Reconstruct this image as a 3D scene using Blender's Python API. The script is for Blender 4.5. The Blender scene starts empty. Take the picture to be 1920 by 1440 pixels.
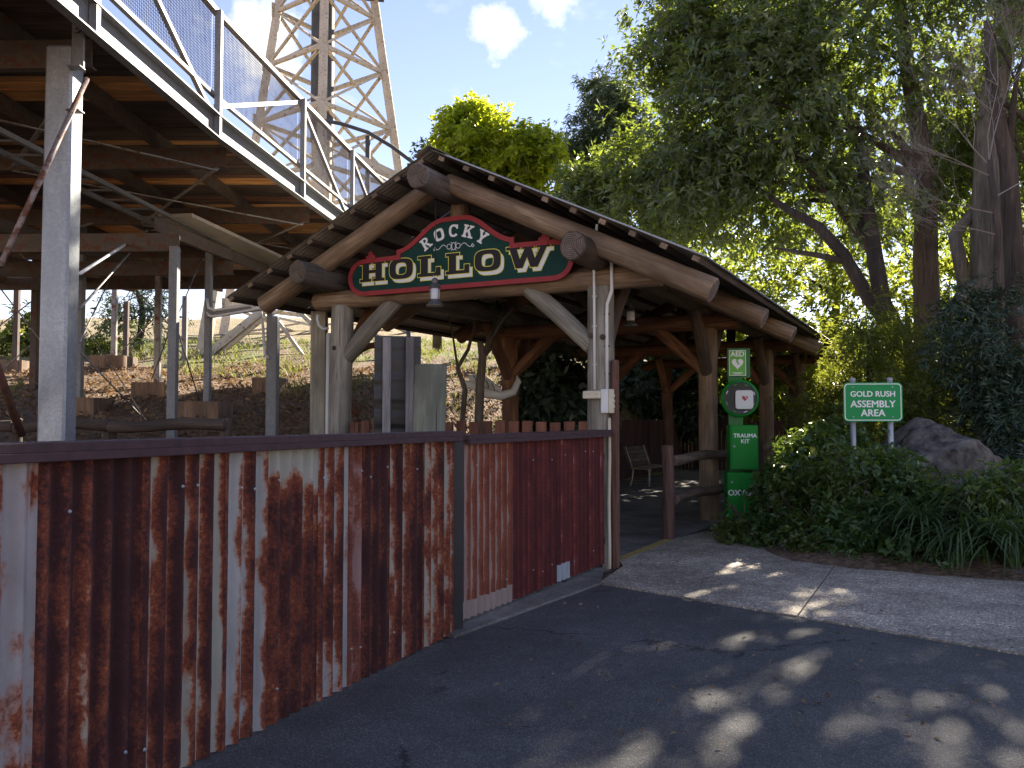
import bpy, bmesh, math, random
import numpy as np
from mathutils import Vector, Matrix
R = math.radians
sc = bpy.context.scene
col = sc.collection

# ---------------------------------------------------------------- camera, sky, sun, exposure
F = 1600.0                       # focal length in pixels of the 1920 wide photograph
PITCH = math.atan(67 / F)
EYE = 1.6
cam_d = bpy.data.cameras.new('camera'); cam = bpy.data.objects.new('camera', cam_d); col.objects.link(cam)
cam.location = (0, 0, EYE); cam.rotation_euler = (R(90) + PITCH, 0, 0)
cam_d.sensor_width = 36; cam_d.lens = 36 * F / 1920; cam_d.clip_start = 0.05; cam_d.clip_end = 4000
sc.camera = cam

SUN_AZ, SUN_EL = 28.0, 29.0      # degrees right of the view direction, degrees above the horizon
w = bpy.data.worlds.new('World'); sc.world = w; w.use_nodes = True
nt = w.node_tree; nt.nodes.clear()
sky = nt.nodes.new('ShaderNodeTexSky'); sky.sky_type = 'NISHITA'; sky.sun_disc = False
sky.sun_elevation = R(SUN_EL); sky.sun_rotation = R(SUN_AZ); sky.air_density = 1.0; sky.dust_density = 0.0; sky.ozone_density = 2.0
tc = nt.nodes.new('ShaderNodeTexCoord')
mp = nt.nodes.new('ShaderNodeMapping'); mp.inputs['Scale'].default_value = (1, 1, 2.0); mp.inputs['Location'].default_value = (0.37, 0.1, 0.42)
nz = nt.nodes.new('ShaderNodeTexNoise'); nz.inputs['Scale'].default_value = 6.0; nz.inputs['Detail'].default_value = 9; nz.inputs['Roughness'].default_value = 0.58
rp = nt.nodes.new('ShaderNodeValToRGB'); rp.color_ramp.elements[0].position = 0.57; rp.color_ramp.elements[1].position = 0.72
mx = nt.nodes.new('ShaderNodeMix'); mx.data_type = 'RGBA'
mx.inputs[7].default_value = (3.3, 3.3, 3.4, 1)
bg = nt.nodes.new('ShaderNodeBackground'); bg.inputs['Strength'].default_value = 0.115
wo = nt.nodes.new('ShaderNodeOutputWorld')
L = nt.links.new
L(tc.outputs['Generated'], mp.inputs['Vector']); L(mp.outputs['Vector'], nz.inputs['Vector']); L(nz.outputs['Fac'], rp.inputs['Fac'])
def wmath(op, a, b_=None):
    m_ = nt.nodes.new('ShaderNodeMath'); m_.operation = op
    for i_, v_ in enumerate((a, b_)):
        if v_ is None: continue
        if hasattr(v_, 'default_value'): L(v_, m_.inputs[i_])
        else: m_.inputs[i_].default_value = v_
    return m_.outputs[0]
nz2 = nt.nodes.new('ShaderNodeTexNoise'); nz2.inputs['Scale'].default_value = 26.0; nz2.inputs['Detail'].default_value = 8; nz2.inputs['Roughness'].default_value = 0.6
L(tc.outputs['Generated'], nz2.inputs['Vector'])
puff = None                                        # a few small fair-weather clouds
for (ca, ce, cr0) in ((-0.7, 24.9, 0.040), (3.1, 26.6, 0.042), (-16.6, 23.0, 0.065), (-40, 30, 0.09), (60, 35, 0.08), (130, 28, 0.09), (-110, 26, 0.1), (-150, 40, 0.08), (20, 48, 0.07)):
    dv_ = (math.sin(R(ca)) * math.cos(R(ce)), math.cos(R(ca)) * math.cos(R(ce)), math.sin(R(ce)))
    ds_ = nt.nodes.new('ShaderNodeVectorMath'); ds_.operation = 'DISTANCE'; L(tc.outputs['Generated'], ds_.inputs[0]); ds_.inputs[1].default_value = dv_
    k_ = wmath('SUBTRACT', 1.0, wmath('DIVIDE', ds_.outputs['Value'], cr0)); puff = k_ if puff is None else wmath('MAXIMUM', puff, k_)
pf_ = wmath('ADD', wmath('MULTIPLY', wmath('MAXIMUM', puff, -0.5), 0.55), nz2.outputs['Fac'])
rp2 = nt.nodes.new('ShaderNodeValToRGB'); rp2.color_ramp.elements[0].position = 0.62; rp2.color_ramp.elements[1].position = 0.92; L(pf_, rp2.inputs['Fac'])
L(wmath('MAXIMUM', wmath('MULTIPLY', rp.outputs['Color'], 0.35), rp2.outputs['Color']), mx.inputs[0]); gn = nt.nodes.new('ShaderNodeMix'); gn.data_type = 'RGBA'; gn.blend_type = 'MULTIPLY'; gn.inputs[0].default_value = 1.0; gn.inputs[7].default_value = (0.64, 0.495, 0.50, 1)
L(sky.outputs['Color'], gn.inputs[6]); L(gn.outputs[2], mx.inputs[6]); L(mx.outputs[2], bg.inputs['Color']); L(bg.outputs['Background'], wo.inputs['Surface'])

sun_d = bpy.data.lights.new('sun', 'SUN'); sun = bpy.data.objects.new('sun', sun_d); col.objects.link(sun)
sun_d.energy = 5.0; sun_d.angle = R(0.53); sun_d.color = (1.0, 0.9, 0.74)
sun_dir = Vector((math.sin(R(SUN_AZ)) * math.cos(R(SUN_EL)), math.cos(R(SUN_AZ)) * math.cos(R(SUN_EL)), math.sin(R(SUN_EL))))
sun.rotation_euler = sun_dir.to_track_quat('Z', 'Y').to_euler(); sun.location = (20, 30, 30)
sc.view_settings.view_transform = 'Standard'; sc.view_settings.look = 'None'; sc.view_settings.gamma = 1.0
sc.view_settings.use_curve_mapping = False; sc.view_settings.exposure = 2.05
sc.cycles.use_denoising = True; sc.cycles.max_bounces = 8; sc.cycles.transparent_max_bounces = 12

# ---------------------------------------------------------------- helpers
def ray(x, y):
    u, v = (x - 960) / F, (720 - y) / F
    c, s = math.cos(PITCH), math.sin(PITCH)
    return Vector((u, c - v * s, s + v * c))
def at(x, y, Y):                  # photograph pixel -> point of the place at distance Y
    d = ray(x, y); return Vector((0, 0, EYE)) + d * (Y / d.y)
def gnd(x, y, z=0.0):
    d = ray(x, y); t = (z - EYE) / d.z; return Vector((0, 0, EYE)) + d * t
M0 = Vector((-0.62, 10.24, 0)); SX = Vector((0.891, -0.454, 0)); BX = Vector((0.454, 0.891, 0))
def S(s, b, z): return M0 + SX * s + BX * b + Vector((0, 0, z))       # shelter coordinates: across, along, up

def nodes(name):
    m = bpy.data.materials.new(name); m.use_nodes = True
    t = m.node_tree; b = t.nodes['Principled BSDF']
    return m, t, b
def nn(t, kind, **kw):
    n = t.nodes.new(kind)
    for k, v in kw.items():
        if k in n.inputs: n.inputs[k].default_value = v
        else: setattr(n, k, v)
    return n
def ramp(t, fac, stops):
    r = t.nodes.new('ShaderNodeValToRGB'); e = r.color_ramp.elements
    while len(e) < len(stops): e.new(0.5)
    for i, (p, c) in enumerate(stops):
        e[i].position = p; e[i].color = (c[0], c[1], c[2], 1) if hasattr(c, '__len__') else (c, c, c, 1)
    t.links.new(fac, r.inputs['Fac']); return r
def mixc(t, fac, a, b, mode='MIX'):
    m = t.nodes.new('ShaderNodeMix'); m.data_type = 'RGBA'; m.blend_type = mode
    for sock, v in ((m.inputs[0], fac), (m.inputs[6], a), (m.inputs[7], b)):
        if hasattr(v, 'default_value'): t.links.new(v, sock)
        elif hasattr(v, '__len__'): sock.default_value = (v[0], v[1], v[2], 1)
        else: sock.default_value = v
    return m.outputs[2]
def math_n(t, op, a, b=None, c=None):
    m = t.nodes.new('ShaderNodeMath'); m.operation = op
    for i, v in enumerate((a, b, c)):
        if v is None: continue
        if hasattr(v, 'default_value'): t.links.new(v, m.inputs[i])
        else: m.inputs[i].default_value = v
    return m.outputs[0]
def mapped(t, out, scale, loc=(0, 0, 0)):
    m = t.nodes.new('ShaderNodeMapping'); m.inputs['Scale'].default_value = scale; m.inputs['Location'].default_value = loc
    t.links.new(out, m.inputs['Vector']); return m.outputs[0]
def noise(t, vec, scale, detail=5, rough=0.55, dist=0.0):
    n = nn(t, 'ShaderNodeTexNoise', Scale=scale, Detail=detail, Roughness=rough, Distortion=dist)
    t.links.new(vec, n.inputs['Vector']); return n.outputs['Fac']
def bump(t, b, h, strength=0.3, dist=0.02):
    n = nn(t, 'ShaderNodeBump', Strength=strength, Distance=dist); t.links.new(h, n.inputs['Height']); t.links.new(n.outputs[0], b.inputs['Normal'])

def wood(name, c1, c2, rough=0.75, scale=1.0, patch=None):
    c1 = [x * 1.35 for x in c1]; c2 = [x * 1.35 for x in c2]
    m, t, b = nodes(name)
    tcn = nn(t, 'ShaderNodeTexCoord'); oi = nn(t, 'ShaderNodeObjectInfo')
    add = nn(t, 'ShaderNodeVectorMath', operation='ADD'); t.links.new(tcn.outputs['Object'], add.inputs[0])
    cmb = nn(t, 'ShaderNodeCombineXYZ'); rr = math_n(t, 'MULTIPLY', oi.outputs['Random'], 37.0); 
    for i in range(3): t.links.new(rr, cmb.inputs[i])
    t.links.new(cmb.outputs[0], add.inputs[1]); v = add.outputs[0]
    g = noise(t, mapped(t, v, (14 * scale, 14 * scale, 0.9 * scale)), 2.0, 8, 0.65, 0.3)
    k = noise(t, mapped(t, v, (2.2, 2.2, 0.8)), 1.6, 4)
    c = ramp(t, g, [(0.28, [x * 0.45 for x in c2]), (0.45, c2), (0.7, c1)]).outputs['Color']
    c = mixc(t, ramp(t, k, [(0.38, 0.0), (0.66, 1.0)]).outputs['Color'], c, patch or [x * 0.55 for x in c2])
    crk = noise(t, mapped(t, v, (30, 30, 0.7)), 1.5, 3, 0.5)
    ck = ramp(t, crk, [(0.30, 0.25), (0.36, 1.0)]).outputs['Color']
    c = mixc(t, 1.0, c, ck, 'MULTIPLY')
    vr = math_n(t, 'MULTIPLY_ADD', oi.outputs['Random'], 0.5, 0.75)
    hv = nn(t, 'ShaderNodeHueSaturation'); t.links.new(vr, hv.inputs['Value']); t.links.new(c, hv.inputs['Color'])
    t.links.new(hv.outputs[0], b.inputs['Base Color']); b.inputs['Roughness'].default_value = rough
    bump(t, b, math_n(t, 'ADD', g, ck), 0.6, 0.012)
    return m
def plain(name, c, rough=0.5, metal=0.0, var=0.15, scale=6.0, emis=None, spec=None, bmp=0.0):
    m, t, b = nodes(name)
    tcn = nn(t, 'ShaderNodeTexCoord'); n = noise(t, tcn.outputs['Object'], scale, 6, 0.6)
    cc = ramp(t, n, [(0.3, [x * (1 - var) for x in c]), (0.7, [min(1, x * (1 + var)) for x in c])]).outputs['Color']
    t.links.new(cc, b.inputs['Base Color']); b.inputs['Roughness'].default_value = rough; b.inputs['Metallic'].default_value = metal
    if spec is not None: b.inputs['Specular IOR Level'].default_value = spec
    if bmp: bump(t, b, n, bmp, 0.01)
    return m
def galv(name, c=(0.42, 0.45, 0.48), rough=0.42, rust=0.0):
    m, t, b = nodes(name)
    tcn = nn(t, 'ShaderNodeTexCoord'); v = tcn.outputs['Object']
    vo = nn(t, 'ShaderNodeTexVoronoi', Scale=55.0); t.links.new(v, vo.inputs['Vector'])
    n = noise(t, mapped(t, v, (3, 3, 0.8)), 2.0, 6, 0.6)
    c1 = ramp(t, vo.outputs['Color'], [(0.1, [x * 0.82 for x in c]), (0.9, [x * 1.12 for x in c])]).outputs['Color']
    c2 = mixc(t, ramp(t, n, [(0.4, 0.0), (0.62, 0.6)]).outputs['Color'], c1, [x * 0.62 for x in c])
    if rust:
        n2 = noise(t, v, 9.0, 7, 0.65)
        c2 = mixc(t, ramp(t, n2, [(0.62 - rust, 0.0), (0.68 - rust * .8, 1.0)]).outputs['Color'], c2, (0.13, 0.05, 0.025))
    t.links.new(c2, b.inputs['Base Color']); b.inputs['Metallic'].default_value = 0.35; b.inputs['Roughness'].default_value = rough
    return m

def tag(o, label=None, cat=None, group=None, kind=None):
    if label: o['label'] = label
    if cat: o['category'] = cat
    if group: o['group'] = group
    if kind: o['kind'] = kind
    return o
def thing(name, loc, label, cat, group=None):
    o = bpy.data.objects.new(name, None); col.objects.link(o); o.location = loc; o.empty_display_size = 0.2
    return tag(o, label, cat, group)
def link(name, me, mat=None, parent=None, mw=None):
    o = bpy.data.objects.new(name, me); col.objects.link(o)
    if mat is not None and len(me.materials) == 0: me.materials.append(mat)
    mw = mw or Matrix.Identity(4)
    if parent is not None:
        o.parent = parent
        chain = Vector(); p = parent
        pm = world_of[parent.name] if parent.name in world_of else Matrix.Translation(parent.location)
        o.matrix_parent_inverse = pm.inverted()
    o.matrix_basis = mw
    world_of[o.name] = mw
    return o
world_of = {}
def mesh(name, verts, faces, smooth=False):
    me = bpy.data.meshes.new(name); me.from_pydata([tuple(v) for v in verts], [], faces); me.update()
    if smooth: me.polygons.foreach_set('use_smooth', [True] * len(me.polygons))
    return me
def frame(p, x, y=None, z=None):
    """matrix with origin p; give two of the axes"""
    if z is None: z = x.cross(y)
    if y is None: y = z.cross(x)
    x, y, z = x.normalized(), y.normalized(), z.normalized()
    return Matrix(((x.x, y.x, z.x, p.x), (x.y, y.y, z.y, p.y), (x.z, y.z, z.z, p.z), (0, 0, 0, 1)))
def axis_frame(p0, p1, up=Vector((0, 0, 1))):
    """local z runs p0 -> p1"""
    z = (p1 - p0).normalized()
    if abs(z.dot(up)) > 0.98: up = Vector((0, 1, 0))
    x = up.cross(z).normalized(); y = z.cross(x)
    return frame(p0, x, y, z)

def box_mesh(name, sx, sy, sz, bev=0.0, z0=False):
    bm = bmesh.new(); bmesh.ops.create_cube(bm, size=1.0)
    for v in bm.verts: v.co = Vector((v.co.x * sx, v.co.y * sy, (v.co.z + (0.5 if z0 else 0)) * sz))
    if bev: bmesh.ops.bevel(bm, geom=bm.edges[:], offset=bev, segments=1, affect='EDGES')
    me = bpy.data.meshes.new(name); bm.to_mesh(me); bm.free(); return me
def box(name, c, sx, sy, sz, mat, parent=None, rz=0.0, bev=0.004):
    return link(name, box_mesh(name, sx, sy, sz, bev), mat, parent, Matrix.Translation(c) @ Matrix.Rotation(rz, 4, 'Z'))
def bar(name, p0, p1, wx, wy, mat, parent=None, up=Vector((0, 0, 1)), bev=0.003):
    """square bar from p0 to p1; wy is measured along 'up'"""
    p0, p1 = Vector(p0), Vector(p1); l = (p1 - p0).length
    return link(name, box_mesh(name, wx, wy, l, min(bev, wx * .2, wy * .2), True), mat, parent, axis_frame(p0, p1, up))
def angle_bar(name, p0, p1, w_, mat, parent=None, up=Vector((0, 0, 1)), t_=0.012):
    p0, p1 = Vector(p0), Vector(p1); l = (p1 - p0).length
    prof = [(0, 0), (w_, 0), (w_, t_), (t_, t_), (t_, w_), (0, w_)]
    prof = [(a - w_ / 3, b - w_ / 3) for a, b in prof]
    v = [(a, b, 0) for a, b in prof] + [(a, b, l) for a, b in prof]
    f = [(i, (i + 1) % 6, 6 + (i + 1) % 6, 6 + i) for i in range(6)] + [(0, 3, 2, 1), (0, 5, 4, 3), (6, 7, 8, 9), (6, 9, 10, 11)]
    return link(name, mesh(name, v, f), mat, parent, axis_frame(p0, p1, up))
def channel(name, p0, p1, h, fl, mat, parent=None, flip=1, t_=0.012):
    """C section, web vertical"""
    p0, p1 = Vector(p0), Vector(p1); l = (p1 - p0).length
    prof = [(0, -h / 2), (fl, -h / 2), (fl, -h / 2 + t_), (t_, -h / 2 + t_), (t_, h / 2 - t_), (fl, h / 2 - t_), (fl, h / 2), (0, h / 2)]
    prof = [(a * flip, b) for a, b in prof]
    v = [(a, b, 0) for a, b in prof] + [(a, b, l) for a, b in prof]; n = 8
    f = [(i, (i + 1) % n, n + (i + 1) % n, n + i) for i in range(n)]
    for o_ in (0, n): f += [(o_ + 0, o_ + 1, o_ + 2, o_ + 3), (o_ + 0, o_ + 3, o_ + 4, o_ + 7), (o_ + 4, o_ + 5, o_ + 6, o_ + 7)]
    me = mesh(name, v, f); bm = bmesh.new(); bm.from_mesh(me); bmesh.ops.recalc_face_normals(bm, faces=bm.faces[:]); bm.to_mesh(me); bm.free()
    return link(name, me, mat, parent, axis_frame(p0, p1))
def tube_mesh(name, pts, rad, seg=8, cap=True):
    pts = [Vector(p) for p in pts]; n = len(pts)
    rad = rad if hasattr(rad, '__len__') else [rad] * n
    vs, fs = [], []; up = Vector((0, 0, 1)); px_ = None
    for i, p in enumerate(pts):
        d = (pts[min(i + 1, n - 1)] - pts[max(i - 1, 0)]).normalized()
        if px_ is None:
            a = up if abs(d.dot(up)) < 0.95 else Vector((1, 0, 0)); px_ = a.cross(d).normalized()
        else: px_ = (px_ - d * px_.dot(d)).normalized()
        py_ = d.cross(px_)
        for k in range(seg):
            a = 2 * math.pi * k / seg; vs.append(p + (px_ * math.cos(a) + py_ * math.sin(a)) * rad[i])
    for i in range(n - 1):
        for k in range(seg): fs.append((i * seg + k, i * seg + (k + 1) % seg, (i + 1) * seg + (k + 1) % seg, (i + 1) * seg + k))
    if cap: fs.append(tuple(range(seg - 1, -1, -1))); fs.append(tuple((n - 1) * seg + k for k in range(seg)))
    me = mesh(name, vs, fs, True)
    return me
def tube(name, pts, rad, mat, parent=None, seg=8): return link(name, tube_mesh(name, pts, rad, seg), mat, parent)
def lathe_mesh(name, prof, seg=20):
    vs, fs = [], []
    for r_, z in prof:
        for k in range(seg): a = 2 * math.pi * k / seg; vs.append((r_ * math.cos(a), r_ * math.sin(a), z))
    for i in range(len(prof) - 1):
        for k in range(seg): fs.append((i * seg + k, i * seg + (k + 1) % seg, (i + 1) * seg + (k + 1) % seg, (i + 1) * seg + k))
    fs.append(tuple(range(seg - 1, -1, -1))); fs.append(tuple((len(prof) - 1) * seg + k for k in range(seg)))
    me = mesh(name, vs, fs, True); me.set_sharp_from_angle(angle=R(40)); return me
rl = random.Random(5)
def log(name, p0, p1, r0, r1, mat, parent=None, seg=16, rings=7, wob=0.012, end=None):
    """a debarked pole: tapered, slightly crooked, with rounded-off sawn ends; local z along the pole"""
    p0, p1 = Vector(p0), Vector(p1); l = (p1 - p0).length
    vs, fs = [], []; ph = rl.uniform(0, 6.28); ox = [rl.uniform(-1, 1) * wob for _ in range(4)]
    zs = [0.0, 0.012] + [l * (i + 1) / (rings + 1) for i in range(rings)] + [l - 0.012, l]
    lob = [rl.uniform(-0.03, 0.03) for _ in range(4)]
    for j, z in enumerate(zs):
        f_ = z / l; r_ = r0 + (r1 - r0) * f_
        if j in (0, len(zs) - 1): r_ -= 0.012
        cx = ox[0] * math.sin(f_ * 3.1 + ph) + ox[1] * math.sin(f_ * 7 + ph); cy = ox[2] * math.sin(f_ * 3.4 + 2 * ph) + ox[3] * math.sin(f_ * 6 + ph)
        for k in range(seg):
            a = 2 * math.pi * k / seg
            rr = r_ * (1 + lob[0] * math.cos(2 * a + ph) + lob[1] * math.cos(3 * a) + lob[2] * math.sin(5 * a + 4 * f_) + 0.012 * math.sin(9 * f_ + a * 2))
            vs.append((cx + rr * math.cos(a), cy + rr * math.sin(a), z))
    n = len(zs)
    for i in range(n - 1):
        for k in range(seg): fs.append((i * seg + k, i * seg + (k + 1) % seg, (i + 1) * seg + (k + 1) % seg, (i + 1) * seg + k))
    me_f0 = len(fs)
    fs.append(tuple(range(seg - 1, -1, -1))); fs.append(tuple((n - 1) * seg + k for k in range(seg)))
    me = mesh(name, vs, fs, True); me.set_sharp_from_angle(angle=R(35))
    me.materials.append(mat)
    if end: me.materials.append(end); me.polygons[me_f0].material_index = 1; me.polygons[me_f0 + 1].material_index = 1
    return link(name, me, mat, parent, axis_frame(p0, p1))

def text_mesh(body, size, off=0.0, ext=0.001, align='CENTER'):
    cu = bpy.data.curves.new('txt', 'FONT'); cu.body = body; cu.size = size; cu.align_x = align; cu.align_y = 'CENTER'
    cu.extrude = ext; cu.resolution_u = 3
    o = bpy.data.objects.new('txt', cu); col.objects.link(o)
    dg = bpy.context.evaluated_depsgraph_get(); dg.update()
    me = bpy.data.meshes.new_from_object(o.evaluated_get(dg)); me.name = 'lettering'; me.materials.clear()
    if off:                                   # bolder strokes: the same letters again, shifted a little and a hair lower
        bm = bmesh.new(); bm.from_mesh(me)
        for k, (dx, dy) in enumerate(((-1, 0), (1, 0), (0, -.7), (0, .7))):
            r_ = bmesh.ops.duplicate(bm, geom=bm.verts[:n0] + bm.edges[:e0] + bm.faces[:f0]) if k else None
            if k == 0:
                n0, e0, f0 = len(bm.verts), len(bm.edges), len(bm.faces); bm.verts.ensure_lookup_table(); bm.edges.ensure_lookup_table(); bm.faces.ensure_lookup_table()
                r_ = bmesh.ops.duplicate(bm, geom=bm.verts[:] + bm.edges[:] + bm.faces[:])
            for g_ in r_['geom']:
                if isinstance(g_, bmesh.types.BMVert): g_.co += Vector((dx * off, dy * off, -0.00015 * (k + 1)))
        bm.to_mesh(me); bm.free()
    bpy.data.objects.remove(o); bpy.data.curves.remove(cu); return me
def poly_prism(name, pts, t0, t1):
    """closed outline in local xy, thickness in z from t0 to t1"""
    n = len(pts); v = [(a, b, t0) for a, b in pts] + [(a, b, t1) for a, b in pts]
    f = [(i, (i + 1) % n, n + (i + 1) % n, n + i) for i in range(n)] + [tuple(range(n - 1, -1, -1)), tuple(range(n, 2 * n))]
    return mesh(name, v, f)
def corr_mesh(name, width, length, pitch, amp, per=8, rows=2, dent=0.0, seed=0, t0=0.0):
    """corrugated sheet: ribs along local y, profile in z, x across; uv in metres"""
    rr = random.Random(seed); nx = int(round(width / pitch * per)) + 1
    vs, fs, uv = [], [], []
    for j in range(rows):
        y = length * j / (rows - 1)
        for i in range(nx):
            x = width * i / (nx - 1)
            z = amp * math.cos(2 * math.pi * (x + t0) / pitch) + (rr.uniform(-dent, dent) if dent else 0)
            vs.append((x, y, z)); uv.append((x + t0, y))
    for j in range(rows - 1):
        for i in range(nx - 1): a = j * nx + i; fs.append((a, a + 1, a + nx + 1, a + nx))
    me = mesh(name, vs, fs, True)
    ul = me.uv_layers.new(name='UVMap')
    for lp in me.loops: ul.data[lp.index].uv = uv[lp.vertex_index]
    return me
# ---------------------------------------------------------------- ground
def sstep(a, b, x): t = min(1, max(0, (x - a) / (b - a))); return t * t * (3 - 2 * t)
def bank(x, y):
    """height of the ground: flat where it is paved, a bank rising behind the rusty fence and the shelter"""
    d = Vector((x, y, 0)) - M0; s, b = d.dot(SX), d.dot(BX)
    plane = 1.66 + 0.16 * (y - 13)
    k = sstep(2.3, 4.6, -s)                                 # left of the left row of posts
    if y < 11: k = min(1, max(k, 0)) * sstep(0.9, 2.6, -((x + 0.459) * 0.919 - (y - 6.38) * 0.394))
    far = sstep(18.5, 24, b)
    k = max(k, far * 0.9)
    z = max(0.0, plane) * k
    z = min(z, 7.5 + 0.02 * y)
    right = sstep(2.6, 4.5, s) * sstep(0.5, 3.0, b) * 0.35   # garden bed
    z += right + 0.03 * sstep(3, 9, s) * min(20, max(0, b))
    z += 0.06 * math.sin(x * 1.7 + y * .6) * math.sin(y * 1.3) * max(k, right)
    return z - 0.035
gx = np.concatenate([np.linspace(-400, -32, 12), np.arange(-30, 22, 0.5), np.linspace(24, 400, 12)])
gy = np.concatenate([np.linspace(-60, -8, 6), np.arange(-6, 48, 0.5), np.linspace(50, 900, 16)])
vs = [(x, y, bank(x, min(y, 60))) for y in gy for x in gx]; nx = len(gx)
fs = [(j * nx + i, j * nx + i + 1, (j + 1) * nx + i + 1, (j + 1) * nx + i) for j in range(len(gy) - 1) for i in range(nx - 1)]
m, t, b = nodes('leaf_litter_soil'); tcn = nn(t, 'ShaderNodeTexCoord'); v = tcn.outputs['Object']
n1 = noise(t, v, 14, 8, 0.7); n2 = noise(t, v, 0.45, 5, 0.6); n3 = noise(t, mapped(t, v, (1, 1, 1), (5, 2, 0)), 38, 4, 0.7)
vo = nn(t, 'ShaderNodeTexVoronoi', Scale=16.0); t.links.new(v, vo.inputs['Vector'])
soil = ramp(t, n1, [(0.3, (0.045, 0.027, 0.017)), (0.5, (0.17, 0.105, 0.062)), (0.72, (0.34, 0.23, 0.145))]).outputs['Color']
soil = mixc(t, 0.45, soil, ramp(t, vo.outputs['Color'], [(0.2, (0.06, 0.036, 0.024)), (0.8, (0.34, 0.22, 0.13))]).outputs['Color'])
sep = nn(t, 'ShaderNodeSeparateXYZ'); t.links.new(v, sep.inputs[0])
gm = math_n(t, 'ADD', n2, math_n(t, 'MULTIPLY', math_n(t, 'SUBTRACT', sep.outputs['Y'], 24.0), 0.022))
straw = ramp(t, n3, [(0.3, (0.16, 0.11, 0.06)), (0.7, (0.46, 0.37, 0.22))]).outputs['Color']
grass = ramp(t, n3, [(0.3, (0.08, 0.10, 0.025)), (0.7, (0.26, 0.26, 0.09))]).outputs['Color']
c = mixc(t, ramp(t, gm, [(0.50, 0.0), (0.60, 1.0)]).outputs['Color'], soil, grass)
gs = math_n(t, 'MULTIPLY', math_n(t, 'SUBTRACT', sep.outputs['Y'], 26.0), 0.12)
c = mixc(t, math_n(t, 'MINIMUM', math_n(t, 'MAXIMUM', gs, 0.0), 0.9), c, straw)
t.links.new(c, b.inputs['Base Color']); b.inputs['Roughness'].default_value = 0.95; bump(t, b, math_n(t, 'ADD', n1, vo.outputs['Distance']), 0.9, 0.05)
ter = link('ground', mesh('ground', vs, fs, True), m); tag(ter, kind='structure')

def sheet(name, pts, z, mat, parent=None, th=0.03):
    n = len(pts); v = [(p[0], p[1], z) for p in pts] + [(p[0], p[1], z - th) for p in pts]
    f = [tuple(range(n))] + [(i, n + i, n + (i + 1) % n, (i + 1) % n) for i in range(n)]
    me = mesh(name, v, f); bm = bmesh.new(); bm.from_mesh(me); bmesh.ops.recalc_face_normals(bm, faces=bm.faces[:])
    if sum((f_.normal.z for f_ in bm.faces if len(f_.verts) == n)) < 0: bmesh.ops.reverse_faces(bm, faces=bm.faces[:])
    bm.to_mesh(me); bm.free()
    return link(name, me, mat, parent)
def aggregate_mat(name, c_lo, c_hi, scale, cracks=False, stain=0.5, rough=0.85):
    m, t, b = nodes(name); tcn = nn(t, 'ShaderNodeTexCoord'); v = tcn.outputs['Object']
    vo = nn(t, 'ShaderNodeTexVoronoi', Scale=scale); t.links.new(v, vo.inputs['Vector'])
    n = noise(t, v, scale * 1.7, 5, 0.7); n2 = noise(t, v, 0.9, 6, 0.65); n4 = noise(t, v, 4.0, 6, 0.7)
    sp = nn(t, 'ShaderNodeSeparateColor'); t.links.new(vo.outputs['Color'], sp.inputs[0])
    c = ramp(t, sp.outputs[0], [(0.0, c_lo), (0.6, [(a + b_) / 2 for a, b_ in zip(c_lo, c_hi)]), (0.88, c_hi), (1.0, [x * 1.7 for x in c_hi])]).outputs['Color']
    c = mixc(t, 1.0, c, ramp(t, n, [(0.3, 0.55), (0.7, 1.25)]).outputs['Color'], 'MULTIPLY')
    c = mixc(t, stain, c, ramp(t, n2, [(0.38, 0.5), (0.62, 1.3)]).outputs['Color'], 'MULTIPLY')
    c = mixc(t, stain, c, ramp(t, n4, [(0.35, 0.7), (0.65, 1.15)]).outputs['Color'], 'MULTIPLY')
    if cracks:
        ds = nn(t, 'ShaderNodeTexNoise', Scale=2.3, Detail=8, Roughness=0.7); t.links.new(v, ds.inputs['Vector'])
        vm = nn(t, 'ShaderNodeVectorMath', operation='MULTIPLY_ADD'); t.links.new(ds.outputs['Color'], vm.inputs[0]); vm.inputs[1].default_value = (0.7, 0.7, 0); t.links.new(v, vm.inputs[2])
        ve = nn(t, 'ShaderNodeTexVoronoi', Scale=0.42, feature='DISTANCE_TO_EDGE'); t.links.new(vm.outputs[0], ve.inputs['Vector'])
        gap = noise(t, v, 0.8, 3)
        ck = math_n(t, 'ADD', ve.outputs['Distance'], ramp(t, gap, [(0.48, 0.0), (0.58, 0.03)]).outputs['Color'])
        c = mixc(t, 1.0, c, ramp(t, ck, [(0.003, 0.25), (0.010, 1.0)]).outputs['Color'], 'MULTIPLY')
    t.links.new(c, b.inputs['Base Color']); b.inputs['Roughness'].default_value = rough
    bump(t, b, math_n(t, 'ADD', vo.outputs['Distance'], n), 0.6, 0.006); return m
ASPH = aggregate_mat('asphalt', (0.054, 0.052, 0.054), (0.135, 0.127, 0.12), 150, True, 0.5, 0.8)
AGG = aggregate_mat('exposed_aggregate', (0.26, 0.215, 0.165), (0.60, 0.51, 0.40), 70, False, 0.7)
CONC = aggregate_mat('concrete', (0.17, 0.155, 0.135), (0.24, 0.22, 0.195), 120, False, 0.8)
E1, E2 = gnd(1120, 1095), gnd(1920, 1230); ed = (E2 - E1).normalized()
fa, fb = Vector((-1.864, 3.107, 0)), Vector((-0.459, 6.38, 0)); fd = (fb - fa).normalized(); fn = Vector((fd.y, -fd.x, 0))   # rusty fence line, fn points to the camera side
tag(sheet('asphalt_path', [fa - fd * 9 - fn * .3, fa - fd * 9 + Vector((26, 0, 0)), E1 + ed * 16, E1 + Vector((0.0, 0, 0)), fb + fn * 0.02 - fn * .3], 0.0, ASPH), kind='structure')
pav = thing('aggregate_paving', E1, None, None); tag(pav, kind='structure')
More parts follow.
